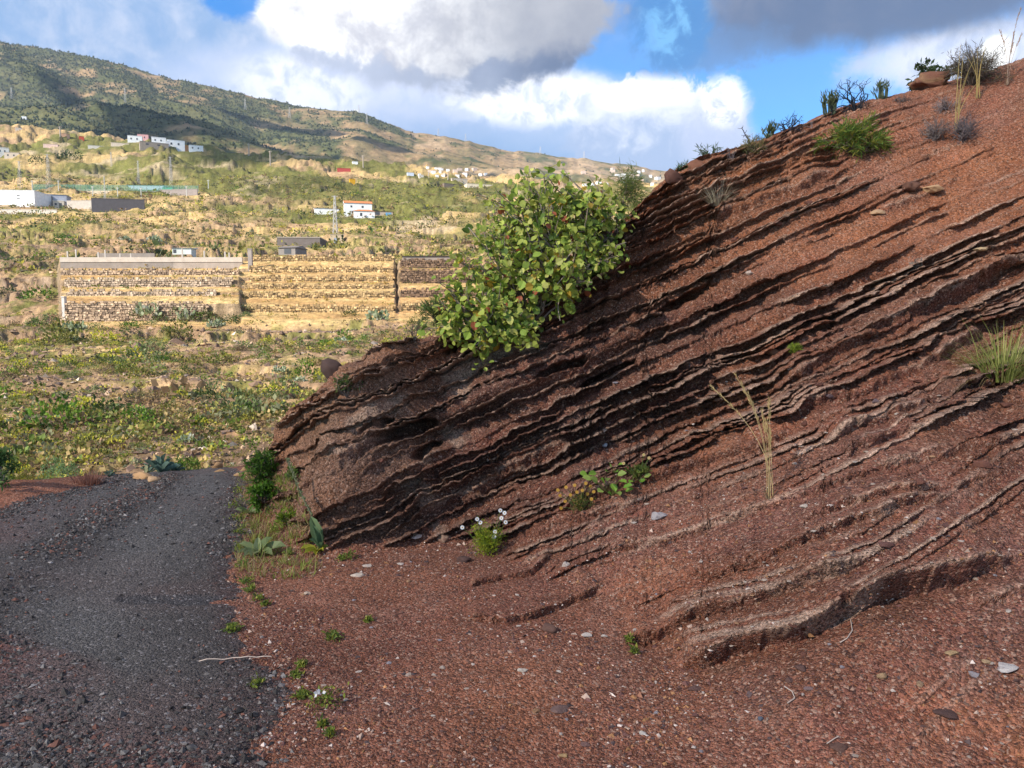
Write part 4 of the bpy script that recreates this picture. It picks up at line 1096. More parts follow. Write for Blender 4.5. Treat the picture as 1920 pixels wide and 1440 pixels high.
bare('twig_bush', 'small dark spiky bush on the skyline', 1482, 252, 50, 7, (.032, .03, .04), back=.05, r_=.010)
bare('twig_bush', 'single dark forked twig on the skyline', 1405, 264, 44, 1, (.05, .04, .045), depth=2, r_=.010)
bare('twig_bush', 'pale thin twigs on the skyline right of the spiky bush', 1522, 240, 26, 3, (.22, .17, .16), depth=2, r_=.004)
bare('twig_bush', 'grey dead twigs sprawling below the skyline bush', 1775, 205, 44, 30, (.18, .14, .13), lean=1.6, depth=2, r_=.005, up=-.05)
bare('twig_bush', 'dark grey dry cushion of twigs on the crest', 1690, 190, 26, 22, (.11, .09, .085), lean=2.2, depth=2, r_=.004, up=-.1)
bare('twig_bush', 'grey brown dry tuft left of the tall straw stems', 1752, 262, 56, 34, (.15, .12, .11), lean=.6, depth=2, r_=.005)
bare('twig_bush', 'dark grey dry tuft below the tall straw stems', 1806, 266, 62, 40, (.115, .092, .092), lean=.4, depth=2, r_=.005)
bare('twig_bush', 'small dead sprig alone on the loose slope', 1862, 262, 30, 2, (.14, .09, .07), depth=1, r_=.003)
bare('twig_bush', 'small dark stump with dry shoots in the rock layers', 1718, 508, 40, 9, (.16, .125, .10), depth=1, r_=.010, lean=.4)
bare('twig_bush', 'tiny dry twig on the loose slope below the pale tuft', 1535, 375, 16, 3, (.16, .10, .08), depth=1, r_=.003)
bare('twig_bush', 'grey dead twigs tangled at the left of the crest bush', 1372, 300, 34, 7, (.13, .10, .095), depth=2, lean=1.2, r_=.005)
def sticks(label, px, py, hpx, n, back=0.1):
    """upright grey-green succulent stems with small leaves at the tops"""
    b = on(px, py) + np.array([0, back, -.02]); h_ = hpx / F * b[1]
    rt = root_at('succulent_bush', b, label, 'bush')
    for i in range(n):
        mb = MB(); x0 = RNG.uniform(-.3, .3) * h_; L = h_ * RNG.uniform(.6, 1.05)
        pts = [(x0 * .3, 0, 0), (x0 * .8, RNG.uniform(-.05, .05), L * .4), (x0 * 1.1 + RNG.uniform(-.05, .05) * h_, RNG.uniform(-.05, .05), L)]
        mb.tube(pts, [.009, .011, .008], np.array([.085, .105, .06]) * RNG.uniform(.8, 1.2), 5)
        tip = np.array(pts[-1]); m_ = 9
        mb.leaves(DIAM, tip + RNG.standard_normal((m_, 3)) * .012 - np.array([0, 0, 1]) * RNG.random((m_, 1)) * L * .3, unit(rnd_dir(m_) * .6 + np.array([0, 0, 1])), rnd_dir(m_), .075 * np.ones(m_), .012 * np.ones(m_), colours(m_, [(.10, .13, .06), (.14, .15, .06)], [1, 1]))
        put('stem', mb.mesh('stem', m_leaf), rt)
    return rt
sticks('cluster of upright grey green succulent stems on the skyline left of the bare branches', 1562, 220, 48, 14)
sticks('grey green succulent stems on the skyline right of the bare branches', 1662, 187, 36, 10)
sticks('small pale green succulent stems on the skyline left of the spiky bush', 1447, 258, 28, 9)
def tuft(label, px, py, hpx, n, cA, cB, spread=.03, width=.003, bend=.8, fan=1.0, lean=(0, 0), seg=4, name='grass_tuft', cat='grass', group=None, b=None):
    b = on(px, py) if b is None else b
    mb = MB(); blades(mb, n, (0, 0, -.01), spread, hpx / F * b[1], width, bend, cA, cB, lean, seg, fan)
    return thing_mesh(name, mb.mesh(name, m_leaf), b, label, cat, group)
STRAW, STRAW2 = (.50, .38, .17), (.38, .25, .09)
tuft('pale dry spiky grass tuft at the edge of the rock layers', 1345, 385, 60, 150, (.50, .43, .28), (.33, .28, .20), .05, .0035, .7, 1.4)
tuft('large yellow green grass clump hanging at the right edge', 1880, 712, 120, 520, (.22, .27, .05), (.46, .43, .14), .13, .0036, .9, 1.3)
tuft('long straw blades trailing below the yellow green clump', 1868, 722, 150, 34, STRAW, STRAW2, .08, .002, 1.6, 1.6, (-.5, -.6), 6)
def stalks(label, px, py, tops, cA, seed=0, nb=14, heads=True, thick=.0022, group=None):
    """tall dry grass stems with drooping seed heads; tops are photo offsets of the tips"""
    b = on(px, py); rt = root_at('dry_grass', b, label, 'grass', group)
    k = b[1] / F
    for dx, dy in tops:
        tip = np.array([dx * k, RNG.uniform(-.08, .02), dy * k])
        tq = np.linspace(0, 1, 9)[:, None]; c0 = np.array([RNG.uniform(-.01, .01), 0, tip[2] * .55])
        pts = 2 * tq * (1 - tq) * c0 + tq ** 2 * tip + np.array([RNG.uniform(-.02, .02), RNG.uniform(-.02, .02), 0]) * (1 - tq)
        mb = MB(); mb.tube(pts, np.linspace(thick, thick * .5, 9), np.array(cA) * RNG.uniform(.75, 1.2), 3); put('stem', mb.mesh('stem', m_wood), rt)
        if heads:
            mh = MB(); n = 34; q_ = RNG.uniform(.72, 1.0, n); base = np.stack([np.interp(q_, tq[:, 0], pts[:, j]) for j in range(3)], -1)
            dr_ = unit(pts[-1] - pts[-3]); mh.leaves(DIAM, base, unit(dr_ + .35 * rnd_dir(n)), rnd_dir(n), .035 * np.ones(n), .005 * np.ones(n), colours(n, [cA], [1]))
            put('seed_head', mh.mesh('seed_head', m_wood), rt)
    mb = MB(); blades(mb, nb, (0, 0, 0), .03, .14, .002, .8, (.20, .15, .12), (.35, .26, .14)); put('blades', mb.mesh('blades', m_leaf), rt)
stalks('tall dry straw stems with seed heads rising from the red scree', 1442, 935, [(-112, 212), (-70, 235), (-48, 200), (-20, 168), (-8, 190), (-15, 150), (-2, 130)], (.46, .33, .15), nb=26)
stalks('tall straw coloured stems below the boulder', 1792, 245, [(-2, 150), (4, 130), (14, 100), (-8, 95), (20, 120), (30, 85)], (.42, .31, .12), heads=False, thick=.004)
stalks('tall straw coloured stems in front of the skyline bush', 1832, 185, [(-18, 92), (-6, 90), (6, 80), (12, 95), (0, 60), (-30, 70)], (.40, .29, .11), heads=False, thick=.004)
stalks('tall reed like grass with pinkish plumes at the top right', 1888, 160, [(-16, 95), (0, 88), (10, 130), (16, 85), (4, 70)], (.36, .25, .18), thick=.003)
# straw stalk standing by the road end
stalks('thin dry stalks leaning over the road end by the outcrop', 488, 905, [(-52, 82), (-30, 70)], (.40, .30, .15), heads=False)

# daisies, seed-headed herbs, fresh leafy plants
def herb(label, px, py, wpx, hpx, n, pal, wts, flowers=(), fl_col=(.85, .85, .85), eye=(.75, .45, .02), lsize=.03, lw=.006, name='flowering_plant', cat='plant', frad=.012, nst=16):
    b = on(px, py); k = b[1] / F; rt = root_at(name, b, label, cat)
    mb = MB(); tips = []
    for i in range(nst):
        a_ = RNG.uniform(0, 6.28); o_ = RNG.uniform(.1, .9) * wpx / hpx
        twigs(mb, (0, 0, 0), (math.cos(a_) * o_, math.sin(a_) * o_, 1), hpx * k * .45, .0022, 1, (.13, .17, .04), tips, .5, (2, 3), .3, .2)
    put('stems', mb.mesh('stems', m_leaf), rt)
    tp = np.array([t_[0] for t_ in tips]); kk_ = RNG.integers(0, len(tp), n)
    P_ = tp[kk_] * RNG.uniform(.35, 1.0, (n, 1)) + RNG.standard_normal((n, 3)) * hpx * k * .06
    mb = MB(); mb.leaves(DIAM, P_, rnd_dir(n, .5), rnd_dir(n), lsize * RNG.uniform(.5, 1.2, n), lw * RNG.uniform(.7, 1.3, n), colours(n, pal, wts)); put('foliage', mb.mesh('foliage', m_leaf), rt)
    for dx, dy in flowers:
        tip = np.array([dx * k, -.05 + RNG.uniform(-.02, .02), dy * k])
        mb = MB(); mb.tube([tip * .3, tip * .7 + np.array([0, 0, .01]), tip], .0026, (.13, .17, .05), 3); put('stalk', mb.mesh('stalk', m_leaf), rt)
        fl = MB(); m_ = 11; a_ = np.arange(m_) * 6.283 / m_; ax = unit(np.array([RNG.uniform(-.3, .3), -1, .5])); s1 = unit(np.cross(ax, (0, 0, 1))); s2 = np.cross(ax, s1)
        Dd = np.cos(a_)[:, None] * s1 + np.sin(a_)[:, None] * s2
        fl.leaves(DIAM, tip + Dd * frad * .25, Dd, np.repeat(ax[None], m_, 0), frad * np.ones(m_), frad * .5 * np.ones(m_), np.repeat(np.array(fl_col)[None], m_, 0))
        V_, F_ = ICO1; fl.add(tip + V_ * frad * .32, F_, eye); put('flower', fl.mesh('flower', m_leaf), rt)
    return rt
herb('small yellow green daisy plant with white flowers at the foot of the rock layers', 915, 1042, 76, 84, 1500, [(.26, .32, .02), (.15, .22, .02), (.34, .33, .03)], [3, 2, 2],
     flowers=[(12, 40), (32, 88), (26, 78), (-20, 75), (-14, 68), (-48, 60), (34, 70), (14, 52), (24, 92)], frad=.013)
herb('round herb with orange seed heads between the rock layers', 1088, 958, 70, 46, 500, [(.12, .16, .03), (.30, .22, .05), (.20, .13, .06)], [3, 2, 2],
     flowers=[(-40, 34), (-28, 48), (-30, 22), (-12, 52), (8, 58), (-38, 10), (18, 50), (-8, 40), (24, 40), (-44, 44), (-20, 34), (2, 44), (12, 36), (20, 26)], fl_col=(.55, .30, .05), frad=.011)
herb('small dark herb with a few pale seed heads among fresh leaves', 1200, 895, 60, 36, 420, [(.08, .12, .02), (.15, .18, .03), (.25, .2, .05)], [3, 2, 1], flowers=[(4, 46), (14, 40), (-34, 30)], fl_col=(.6, .45, .2), frad=.010)
def leafy(label, px, py, leaves_, pal, L=.06, name='leafy_plant'):
    b = on(px, py); k = b[1] / F; rt = root_at(name, b, label, 'plant')
    st = MB()
    for dx, dy in leaves_:
        tip = np.array([dx * k, -.05 + RNG.uniform(-.04, .02), dy * k]); st.tube([(0, 0, 0), tip * .6 + np.array([0, 0, .01]), tip], .002, (.2, .2, .06), 3)
        mb = MB(); n = 1; d0 = unit(tip * np.array([1, 1, .2]) + rnd_dir(1)[0] * .05)
        mb.leaves(LEAF, np.zeros((1, 3)), d0[None], unit(np.array([[RNG.uniform(-.3, .3), -.7, .8]])), L * RNG.uniform(.8, 1.2), L * RNG.uniform(.6, .8), colours(1, pal, [1] * len(pal)))
        put('leaf', mb.mesh('leaf', m_leaf), rt, loc=tip)
    put('stems', st.mesh('stems', m_leaf), rt)
FRESH = [(.20, .33, .04), (.28, .36, .08), (.13, .25, .03)]
leafy('fresh round leaved seedling growing among the orange seed heads', 1145, 930, [(-38, 36), (-30, 50), (-46, 44), (-18, 16), (0, 28), (8, 14), (20, 22), (-8, 40), (26, 12), (14, 34), (-26, 28), (0, 6), (-14, 30), (10, 44)], FRESH, .062)
leafy('two fresh green sprigs beside the dark herb', 1185, 905, [(-4, 10), (6, 22), (12, 6), (-10, 24), (4, 34), (20, 14)], FRESH, .05)
leafy('single fresh green sprig above the orange seed heads', 1150, 885, [(-8, 14), (6, 18), (0, 6), (10, 8), (-12, 4)], FRESH, .045)
leafy('little leafy sprig hanging under the big shrub', 905, 690, [(-10, 10), (0, 16), (12, 12), (4, 2), (-14, 0)], PAL[:2], .05)
herb('small yellow green moss tuft beside an orange stone', 1488, 662, 44, 26, 420, [(.28, .32, .03), (.18, .24, .03)], [1, 1], name='moss_tuft', lsize=.03, nst=8)
def rosette(label, px, py, leaves_, pal, W_=.34, name='rosette_plant', thick=None):
    """big felted leaves from one root: (dx, dy, length px) of every leaf tip in the photo"""
    b = on(px, py); k = b[1] / F; rt = root_at(name, b, label, 'plant')
    for dx, dy, dyaw in leaves_:
        tip = np.array([dx * k, dyaw, max(dy * k, .01)]); L = np.linalg.norm(tip); d0 = tip / L
        mb = MB(); up = unit(np.array([0, -.45, 1.0]) - d0 * .3)
        TVv, TF = LEAF; n = 1
        mb.leaves((TVv * np.array([1, 1, 1.6]), TF), np.zeros((1, 3)), d0[None], up[None], L, L * W_ * RNG.uniform(.9, 1.2), colours(1, pal, [1] * len(pal), .1))
        put('leaf', mb.mesh('leaf', m_leaf), rt)
    return rt
FELT = [(.20, .24, .10), (.25, .28, .13), (.17, .21, .08)]
rosette('broad felted leaf rosette at the road edge in front of the outcrop', 484, 1037, [(-36, 20, .0), (-30, 10, -.08), (-4, 28, .05), (24, 30, .03), (54, 16, .0), (36, 8, -.1), (2, 10, -.16), (-14, 8, -.14), (10, 20, .1)], FELT, .42)
rosette('smaller broad leaf rosette at the road edge further back', 466, 962, [(-26, 8, 0), (-14, 14, -.05), (10, 14, .05), (20, 6, 0), (30, 4, -.05), (-4, 10, -.1)], FELT, .42)
rosette('upright felted plant with long leaves against the foot of the outcrop', 602, 1030, [(-22, 62, .05), (-12, 50, -.03), (-8, 36, .04), (4, 40, -.02), (8, 22, -.08), (-16, 26, -.06)], [(.13, .20, .10), (.18, .25, .11)], .30)
rosette('flat yellow basal leaves below the upright felted plant', 596, 1031, [(-32, 6, -.02), (-18, 4, -.1), (14, 5, -.06), (22, 7, .0), (4, 3, -.12)], [(.42, .40, .04), (.34, .36, .05)], .5)
b = on(604, 1000); mb = MB(); tipv = at(538, 858, b[1] + .25) - b
tq = np.linspace(0, 1, 12)[:, None]; pts = tq * tipv + np.array([0, -.05, 0]) * np.sin(tq * 3.14)
mb.tube(pts, np.linspace(.007, .004, 12), (.20, .20, .11), 5); n = 150; q_ = RNG.random(n)
mb.leaves(DIAM, np.stack([np.interp(q_, tq[:, 0], pts[:, j]) for j in range(3)], -1), rnd_dir(n), rnd_dir(n), .022 * np.ones(n), .016 * np.ones(n), colours(n, [(.24, .24, .12), (.16, .2, .08)], [1, 1]))
thing_mesh('flower_spike', mb.mesh('flower_spike', m_leaf), b, 'tall pale flower spike leaning against the foot of the outcrop', 'plant')
# little weeds along the road edge
WEED = [(.13, .18, .03), (.22, .26, .04), (.30, .29, .05), (.09, .12, .03)]
for i, (px, py, w_, h_, lab) in enumerate([(606, 1322, 62, 26, 'low weed with a white flower on the red gravel'), (566, 1308, 26, 10, 'small yellow green weed left of the white flowered weed'), (438, 1182, 28, 12, 'small weed on the dark gravel by the road patch'),
        (625, 1198, 30, 14, 'small weed beside a pale stone on the gravel'), (455, 1030, 26, 14, None), (450, 1000, 24, 16, None), (446, 975, 26, 14, None), (440, 950, 24, 14, None), (448, 925, 26, 18, None), (462, 905, 30, 18, None), (470, 930, 26, 16, None), (452, 1062, 24, 12, None),
        (462, 1095, 24, 12, None), (468, 1110, 20, 10, None), (484, 1125, 20, 12, None), (482, 1285, 26, 12, None), (565, 1250, 22, 10, None), (556, 1268, 22, 8, None), (498, 1135, 16, 8, None), (520, 1000, 26, 22, None), (560, 985, 22, 22, None), (506, 965, 26, 22, None), (540, 1040, 16, 10, None), (655, 1048, 22, 16, None), (640, 1050, 14, 9, None),
        (605, 1360, 12, 8, None), (620, 1378, 14, 8, None), (690, 1165, 14, 6, None), (1190, 1225, 10, 14, None), (1180, 1205, 12, 16, None)]):
    b = on(px, py); k = b[1] / F; mb = MB(); n = 70 if lab is None else 130
    P_ = RNG.standard_normal((n, 3)) * np.array([w_ * .25, w_ * .3, 0]) * k; P_[:, 2] = RNG.random(n) * h_ * k * .8
    mb.leaves(DIAM, P_, rnd_dir(n, .6), rnd_dir(n, .4), .024 * RNG.uniform(.5, 1.4, n), .010 * RNG.uniform(.6, 1.4, n), colours(n, WEED, [2, 2, 1, 1]))
    if i == 0:
        for q in range(7):
            mb.leaves(DIAM, np.array([[-.012 + .006 * RNG.standard_normal(), -.02, .062]]), rnd_dir(1, .3), rnd_dir(1), .022, .014, np.array([[.85, .82, .8]]))
    zw = 'beside the felted rosettes' if 900 < py <= 1062 and px < 575 else 'at the ragged edge of the dark gravel' if px < 600 else 'at the foot of the rock layers' if py < 1100 else 'on the open red gravel'
    zl = ('taller' if h_ > 15 else 'low') + ' green weed sprouting ' + zw
    thing_mesh('weed', mb.mesh('weed', m_leaf), b, lab or zl, 'weed', None if lab else zl + ' group')

# the verge between track and outcrop: dry and green blades too many to count
mb = MB()
for i in range(900):
    px, py = RNG.uniform(440, 600), RNG.uniform(895, 1085)
    if px > 520 + (py - 900) * .35 + 30 or RNG.random() < (px - 450) / 260: continue
    b = march(px, py); g_ = RNG.random()
    cA, cB = ((.34, .25, .11), (.46, .35, .16)) if g_ < .4 else ((.17, .23, .03), (.32, .34, .07))
    blades(mb, 5, b - np.array([0, 0, .005]), .02, RNG.uniform(.04, .11), .0032, .8, cA, cB, (0, 0), 3, 1.2)
put('verge_grass', mb.mesh('verge_grass', m_leaf), kind='stuff', label='thin dry and green grass on the verge below the outcrop')
# ================================================================== stones
tq = np.linspace(0, 1, 10)[:, None]; A_, B_ = on(372, 1245) + np.array([0, 0, .018]), on(512, 1238) + np.array([0, 0, .024])
mb = MB(); mb.tube(A_ + (B_ - A_) * tq + RNG.standard_normal((10, 3)) * .003 - A_, .0028, (.55, .42, .33), 4); thing_mesh('stick', mb.mesh('stick', m_wood), A_, 'long thin pale stick lying across the gravel at the road edge', 'stick')
for pts_, lab in [([(1595, 1165), (1598, 1185), (1588, 1200), (1575, 1208)], 'thin curved grey twig lying on the scree'), ([(1470, 1290), (1485, 1300), (1490, 1312), (1476, 1322)], 'short white curled twig on the scree'), ([(1550, 1398), (1562, 1390), (1572, 1384)], 'short straw lying low on the scree')]:
    Pp = np.array([on(*q) + np.array([0, 0, .008]) for q in pts_]); mb = MB(); mb.tube(Pp - Pp[0], .0022, (.45, .36, .30), 4); thing_mesh('twig', mb.mesh('twig', m_wood), Pp[0], lab, 'twig')
PALE_S = (.55, .45, .38); BUFF = (.42, .26, .14); MAROON = (.13, .07, .06); GREYS = (.30, .28, .30); ORST = (.40, .19, .08)
big_rocks = [
    (1752, 150, 62, .62, (.17, .072, .045), 'large red boulder on the skyline of the bank', 5, (.24, .13, .07)), (622, 690, 44, .9, (.085, .050, .040), 'dark brown boulder standing behind the tip of the outcrop', 3, None),
    (1235, 966, 30, .7, (.42, .37, .36), 'whitish grey stone half sunk in the red scree', 3, (.2, .16, .17)), (868, 1047, 26, .6, (.10, .055, .045), 'dark brown clod under the daisy plant', 3, None),
    (830, 1008, 34, .6, (.30, .19, .13), 'buff crumbly rock lying left of the daisy plant', 3, (.2, .1, .07)), (1888, 1250, 44, .3, (.62, .55, .50), 'big pale flat flake at the lower right edge', 2, (.35, .25, .24)),
    (1826, 1264, 24, .6, (.42, .36, .36), 'grey and white chip left of the big pale flake', 2, None), (1652, 1268, 24, .55, BUFF, 'brown angular stone on the lower scree', 2, None), (1724, 1280, 17, .7, (.36, .23, .14), 'round tan pebble on the lower scree', 2, None),
    (1770, 1335, 38, .35, (.11, .06, .05), 'dark flat slab on the lower scree', 2, None), (1575, 1400, 36, .45, (.16, .085, .065), 'broken brown clod near the bottom edge', 3, None), (1660, 1020, 36, .4, (.16, .075, .06), 'flat maroon slab above the lower ledge', 2, None),
    (1842, 870, 34, .45, (.19, .08, .055), 'reddish clod at the end of a small ledge', 3, None), (1748, 352, 44, .35, (.50, .30, .16), 'curved buff sliver of rock on the upper slope', 2, None), (1704, 348, 30, .7, (.15, .07, .045), 'dark rounded clod beside the curved buff sliver', 3, None),
    (1645, 398, 30, .4, (.45, .28, .16), 'flat tan stone on the upper slope ledge', 2, None), (1838, 467, 30, .25, (.50, .34, .18), 'pale tan patch of flat stone on the upper right layers', 2, None), (1450, 658, 30, .55, (.30, .15, .09), 'orange brown stone left of the moss tuft', 3, None),
    (1480, 690, 16, .6, PALE_S, 'small pale stone under the moss tuft', 2, None), (1405, 512, 14, .8, (.48, .36, .29), 'pale pebble lodged on the middle ledges', 2, None), (1260, 330, 30, .9, (.13, .06, .045), 'dark knob of rock at the lower end of the skyline', 3, None), (1305, 315, 36, .9, (.20, .085, .05), 'orange brown knob of rock on the skyline', 3, None),
    (1135, 835, 12, .7, (.40, .38, .40), 'small light grey pebble on the middle beds', 2, None), (780, 1005, 26, .3, (.60, .48, .40), 'white sliver of crust at the foot of the layers', 2, None), (1060, 1058, 20, .6, PALE_S, 'pale block of stone on the scree right of the daisy plant', 2, None), (1508, 948, 18, .5, (.58, .47, .38), 'white chip below the dry straw stems', 2, None),
    (980, 1256, 24, .35, (.62, .52, .42), 'white elongated chip low on the gravel', 2, None), (1100, 1190, 20, .4, (.60, .50, .42), 'pale triangular chip on the gravel', 2, None), (1132, 1192, 14, .4, (.58, .48, .40), 'small pale chip right of the triangular chip', 2, None), (1048, 1330, 36, .30, (.20, .12, .10), 'brown flat flake among straw bits', 2, None),
    (1058, 1416, 20, .35, (.48, .30, .14), 'yellowish flat chip near the bottom edge', 2, None), (1302, 1290, 28, .3, (.16, .085, .07), 'round flat maroon flake on the gravel', 2, None), (1097, 1395, 24, .4, (.22, .12, .10), 'purplish brown stone near the bottom edge', 2, None), (1006, 1332, 22, .4, (.36, .19, .10), 'orange brown stone on the lower gravel', 2, None),
    (1425, 1347, 14, .7, (.12, .13, .16), 'small blue grey stone on the lower scree', 2, None), (1205, 1373, 16, .4, (.62, .54, .46), 'short white chip on the lower gravel', 2, None), (672, 1078, 22, .4, (.58, .46, .36), 'white flake on the gravel below the outcrop', 2, None), (690, 1060, 20, .4, (.56, .44, .35), 'pale flake higher on the gravel below the outcrop', 2, None),
    (575, 1112, 16, .5, (.60, .44, .32), 'small cream stone on the gravel by the road', 2, None), (1515, 1290, 22, .4, (.28, .18, .17), 'purple brown chip with a pale corner', 2, None), (1782, 1224, 22, .4, (.48, .31, .16), 'larger of two tan chips at the right', 2, None), (1850, 1240, 18, .4, (.46, .30, .17), 'tan chip next to the big pale flake', 2, None),
    (1500, 1250, 30, .4, (.14, .075, .06), 'dark slab fallen below the lowest ledge', 2, None), (1480, 1275, 20, .5, (.15, .08, .065), 'small dark block fallen below the lowest ledge', 2, None), (1030, 1178, 34, .5, (.15, .08, .06), 'crumbled brown block below the small ledge', 3, None), (1555, 742, 16, .8, (.17, .11, .11), 'mauve round stone on the middle right beds', 2, None), (1640, 752, 14, .8, (.17, .11, .11), 'mauve round stone under a thick ledge', 2, None),
    (268, 892, 40, .55, (.50, .29, .14), 'orange boulder beyond the road edge beside the agaves', 3, None), (288, 898, 30, .5, (.55, .34, .18), 'low pale orange rock in front of the agaves', 3, None)]
for i, (px, py, w_, fl, c_, lab, sub, c2) in enumerate(big_rocks):
    b = on(px, py + w_ * fl * .25); sz = w_ / F * b[1] * .5
    me = rock_mesh('rock', 900 + i, 1.0, fl, c_, .42, sub if lab.startswith('large') is False or sub == 5 else sub, c2)
    nm = 'boulder' if w_ > 39 and fl > .4 else 'stone'
    thing_mesh(nm, me, b + np.array([0, 0, sz * fl * .35]), lab, nm, None, RNG.uniform(-.4, .4), sz)
# orange broken rocks at the end of the road
orv = [rock_mesh('rock', 980 + i, 1.0, .6, np.array([.46, .27, .13]) * RNG.uniform(.8, 1.15), .45, 3) for i in range(5)]
FARS = NEAR + [slope_o]
for i in range(26):
    px, py = RNG.uniform(405, 500), RNG.uniform(838, 892)
    b = on(px, py, FARS)
    if b[1] > 30: continue
    thing_mesh('rock', orv[i % 5], b, 'broken orange rock in the pile past the road end', 'rock', 'orange rocks past the road end', RNG.uniform(0, 6), RNG.uniform(7, 15) / F * b[1])
# loose chips that are big enough to pick out
chipc = [(.58, .47, .39), (.48, .36, .28), (.40, .22, .12), (.16, .085, .07), (.13, .07, .06), (.30, .26, .27)]
chips = [rock_mesh('chip', 1000 + i, 1.0, RNG.uniform(.3, .6), chipc[i % 6], .4, 1) for i in range(18)]
cl = ['pale chip of crust lying loose on the red scree', 'buff chip lying loose on the red scree', 'orange brown stone lying loose on the red scree', 'maroon stone lying loose on the red scree', 'dark brown stone lying loose on the red scree', 'greyish stone lying loose on the red scree']
for i in range(230):
    while True:
        px, py = RNG.uniform(560, 1915), RNG.uniform(700, 1435)
        if py > 1050 or px > 1150: break
    b = on(px, py); k = RNG.choice(6, p=[.26, .17, .19, .15, .13, .10])
    zn_ = 'among the ledges of the bank' if py < 1060 else 'near the edge of the track' if px < 800 else 'below the lowest ledge' if px > 1200 and py > 1150 else 'in the middle of the red ground'
    rs_ = RNG.uniform(3.2, 7.5); sz_ = 'larger ' if rs_ > 5.4 else 'tiny '
    lb_ = sz_ + cl[k].replace('on the red scree', zn_)
    thing_mesh('stone', chips[k + 6 * RNG.integers(3)], b, lb_, 'stone', lb_.replace(' lying loose', 's lying loose', 1), RNG.uniform(0, 6.28), rs_ / F * b[1])
# slabs and blocks that have broken off the beds
for li_, (pl_, A_l, drop) in enumerate(LIPS):
    if A_l < .06: continue
    for j in range(3):
        k = RNG.integers(len(pl_) - 1); f_ = RNG.random(); px = pl_[k][0] + (pl_[k + 1][0] - pl_[k][0]) * f_; py = pl_[k][1] + (pl_[k + 1][1] - pl_[k][1]) * f_ + RNG.uniform(22, 60)
        if px > 1915: continue
        b = on(px, py); r_ = RNG.uniform(5, 12)
        me = rock_mesh('rock', 1300 + li_ * 5 + j, 1.0, RNG.uniform(.28, .6), np.array([.165, .068, .046]) * RNG.uniform(.7, 1.25), .4, 2)
        zz_ = 'the lowest ledges' if py > 1050 else 'the thick middle ledges' if px > 1300 else 'the beds of the outcrop' if px < 900 else 'the middle beds'
        lb_ = ('bigger ' if r_ > 8.5 else 'smaller ') + 'broken red brown slab lying below ' + zz_
        thing_mesh('stone', me, b + np.array([0, 0, .003]), lb_, 'stone', lb_ + ' set', RNG.uniform(0, 6.28), r_ / F * b[1])
# gravel as one mass of small shards
def shards(P_, size, colr):
    n = len(P_); o6 = np.array([(1, 0, 0), (-1, 0, 0), (0, 1, 0), (0, -1, 0), (0, 0, 1), (0, 0, -1)], float)
    f8 = np.array([(0, 2, 4), (2, 1, 4), (1, 3, 4), (3, 0, 4), (2, 0, 5), (1, 2, 5), (3, 1, 5), (0, 3, 5)])
    a_ = RNG.uniform(0, 6.28, n); ca, sa = np.cos(a_), np.sin(a_)
    k = RNG.uniform(.55, 1.35, (n, 6, 1)) * o6[None] * np.array([1, .8, .6]) + RNG.normal(0, .22, (n, 6, 3))
    V_ = np.stack([k[..., 0] * ca[:, None] - k[..., 1] * sa[:, None], k[..., 0] * sa[:, None] + k[..., 1] * ca[:, None], k[..., 2]], -1) * size[:, None, None] + P_[:, None]
    return V_.reshape(-1, 3), (f8[None] + 6 * np.arange(n)[:, None, None]).reshape(-1, 3), np.repeat(colr[:, None], 6, 1).reshape(-1, 3)
RED_P = [(.20, .085, .06), (.13, .06, .05), (.28, .13, .08), (.42, .29, .22), (.075, .05, .047), (.33, .16, .07), (.55, .44, .37)]
GRY_P = [(.072, .061, .055), (.115, .101, .092), (.045, .039, .036), (.19, .17, .155), (.19, .085, .06), (.27, .235, .215)]
px_, py_ = project(V)
inside = (px_ > -150) & (px_ < 2070) & (py_ > 560) & (py_ < 1560) & (rr.ravel() < 9)
cov = vn(V[:, 0] * 1.6, V[:, 1] * 1.6, seed=500) + .6 * vn(V[:, 0] * 5, V[:, 1] * 5, seed=501)
wgt = inside * (sst(cov, -.7, .9) + .06) * np.where(AMPF > .075, .12, 1.0) * np.where(HM > .5, .8, 1.0)
ii = RNG.choice(len(V), 26000, p=wgt / wgt.sum())
Pg = V[ii] + np.stack([RNG.normal(0, .006, len(ii)), RNG.normal(0, .006, len(ii)), np.zeros(len(ii))], -1)
sz = np.exp(RNG.normal(math.log(.0050), .50, len(ii))).clip(.002, .022)
VV, FF, CC = shards(Pg, sz, colours(len(ii), RED_P, [5, 4, 3, 2.2, 2.4, 1.4, 1.2]))
put('loose_cinders', mesh_of('loose_cinders', VV, FF, CC, [m_stone]), kind='stuff', label='loose red cinders strewn over the ground and bank')
rpx, rpy = project(ROADV); rin = (rpx > -200) & (rpy < 1600) & (ROADE > -.15) & (ROADV[:, 1] < 8.2)
patch = vn(ROADV[:, 0] * 1.3, ROADV[:, 1] * 1.3, seed=510) + .6 * vn(ROADV[:, 0] * 4, ROADV[:, 1] * 4, seed=511)
wgt = rin * (.05 + 1.3 * (1 - ROADSINK) + .8 * np.exp(-((ROADMID - .52) / .09) ** 2) + .5 * sst(-ROADE, -.25, 0) + .12 * sst(ROADMID, .65, .9)) * (sst(patch, -.9, .7) + .1)
ii = RNG.choice(len(ROADV), 27000, p=wgt / wgt.sum())
Pg = ROADV[ii] + np.stack([RNG.normal(0, .01, len(ii)), RNG.normal(0, .01, len(ii)), np.full(len(ii), .001)], -1)
sz = np.exp(RNG.normal(math.log(.0068), .50, len(ii))).clip(.002, .022)
VV, FF, CC = shards(Pg, sz, colours(len(ii), GRY_P, [4, 3, 3, 1.4, 1.6, .5]))
put('loose_gravel', mesh_of('loose_gravel', VV, FF, CC, [m_stone]), kind='stuff', label='loose grey gravel strewn over the track')
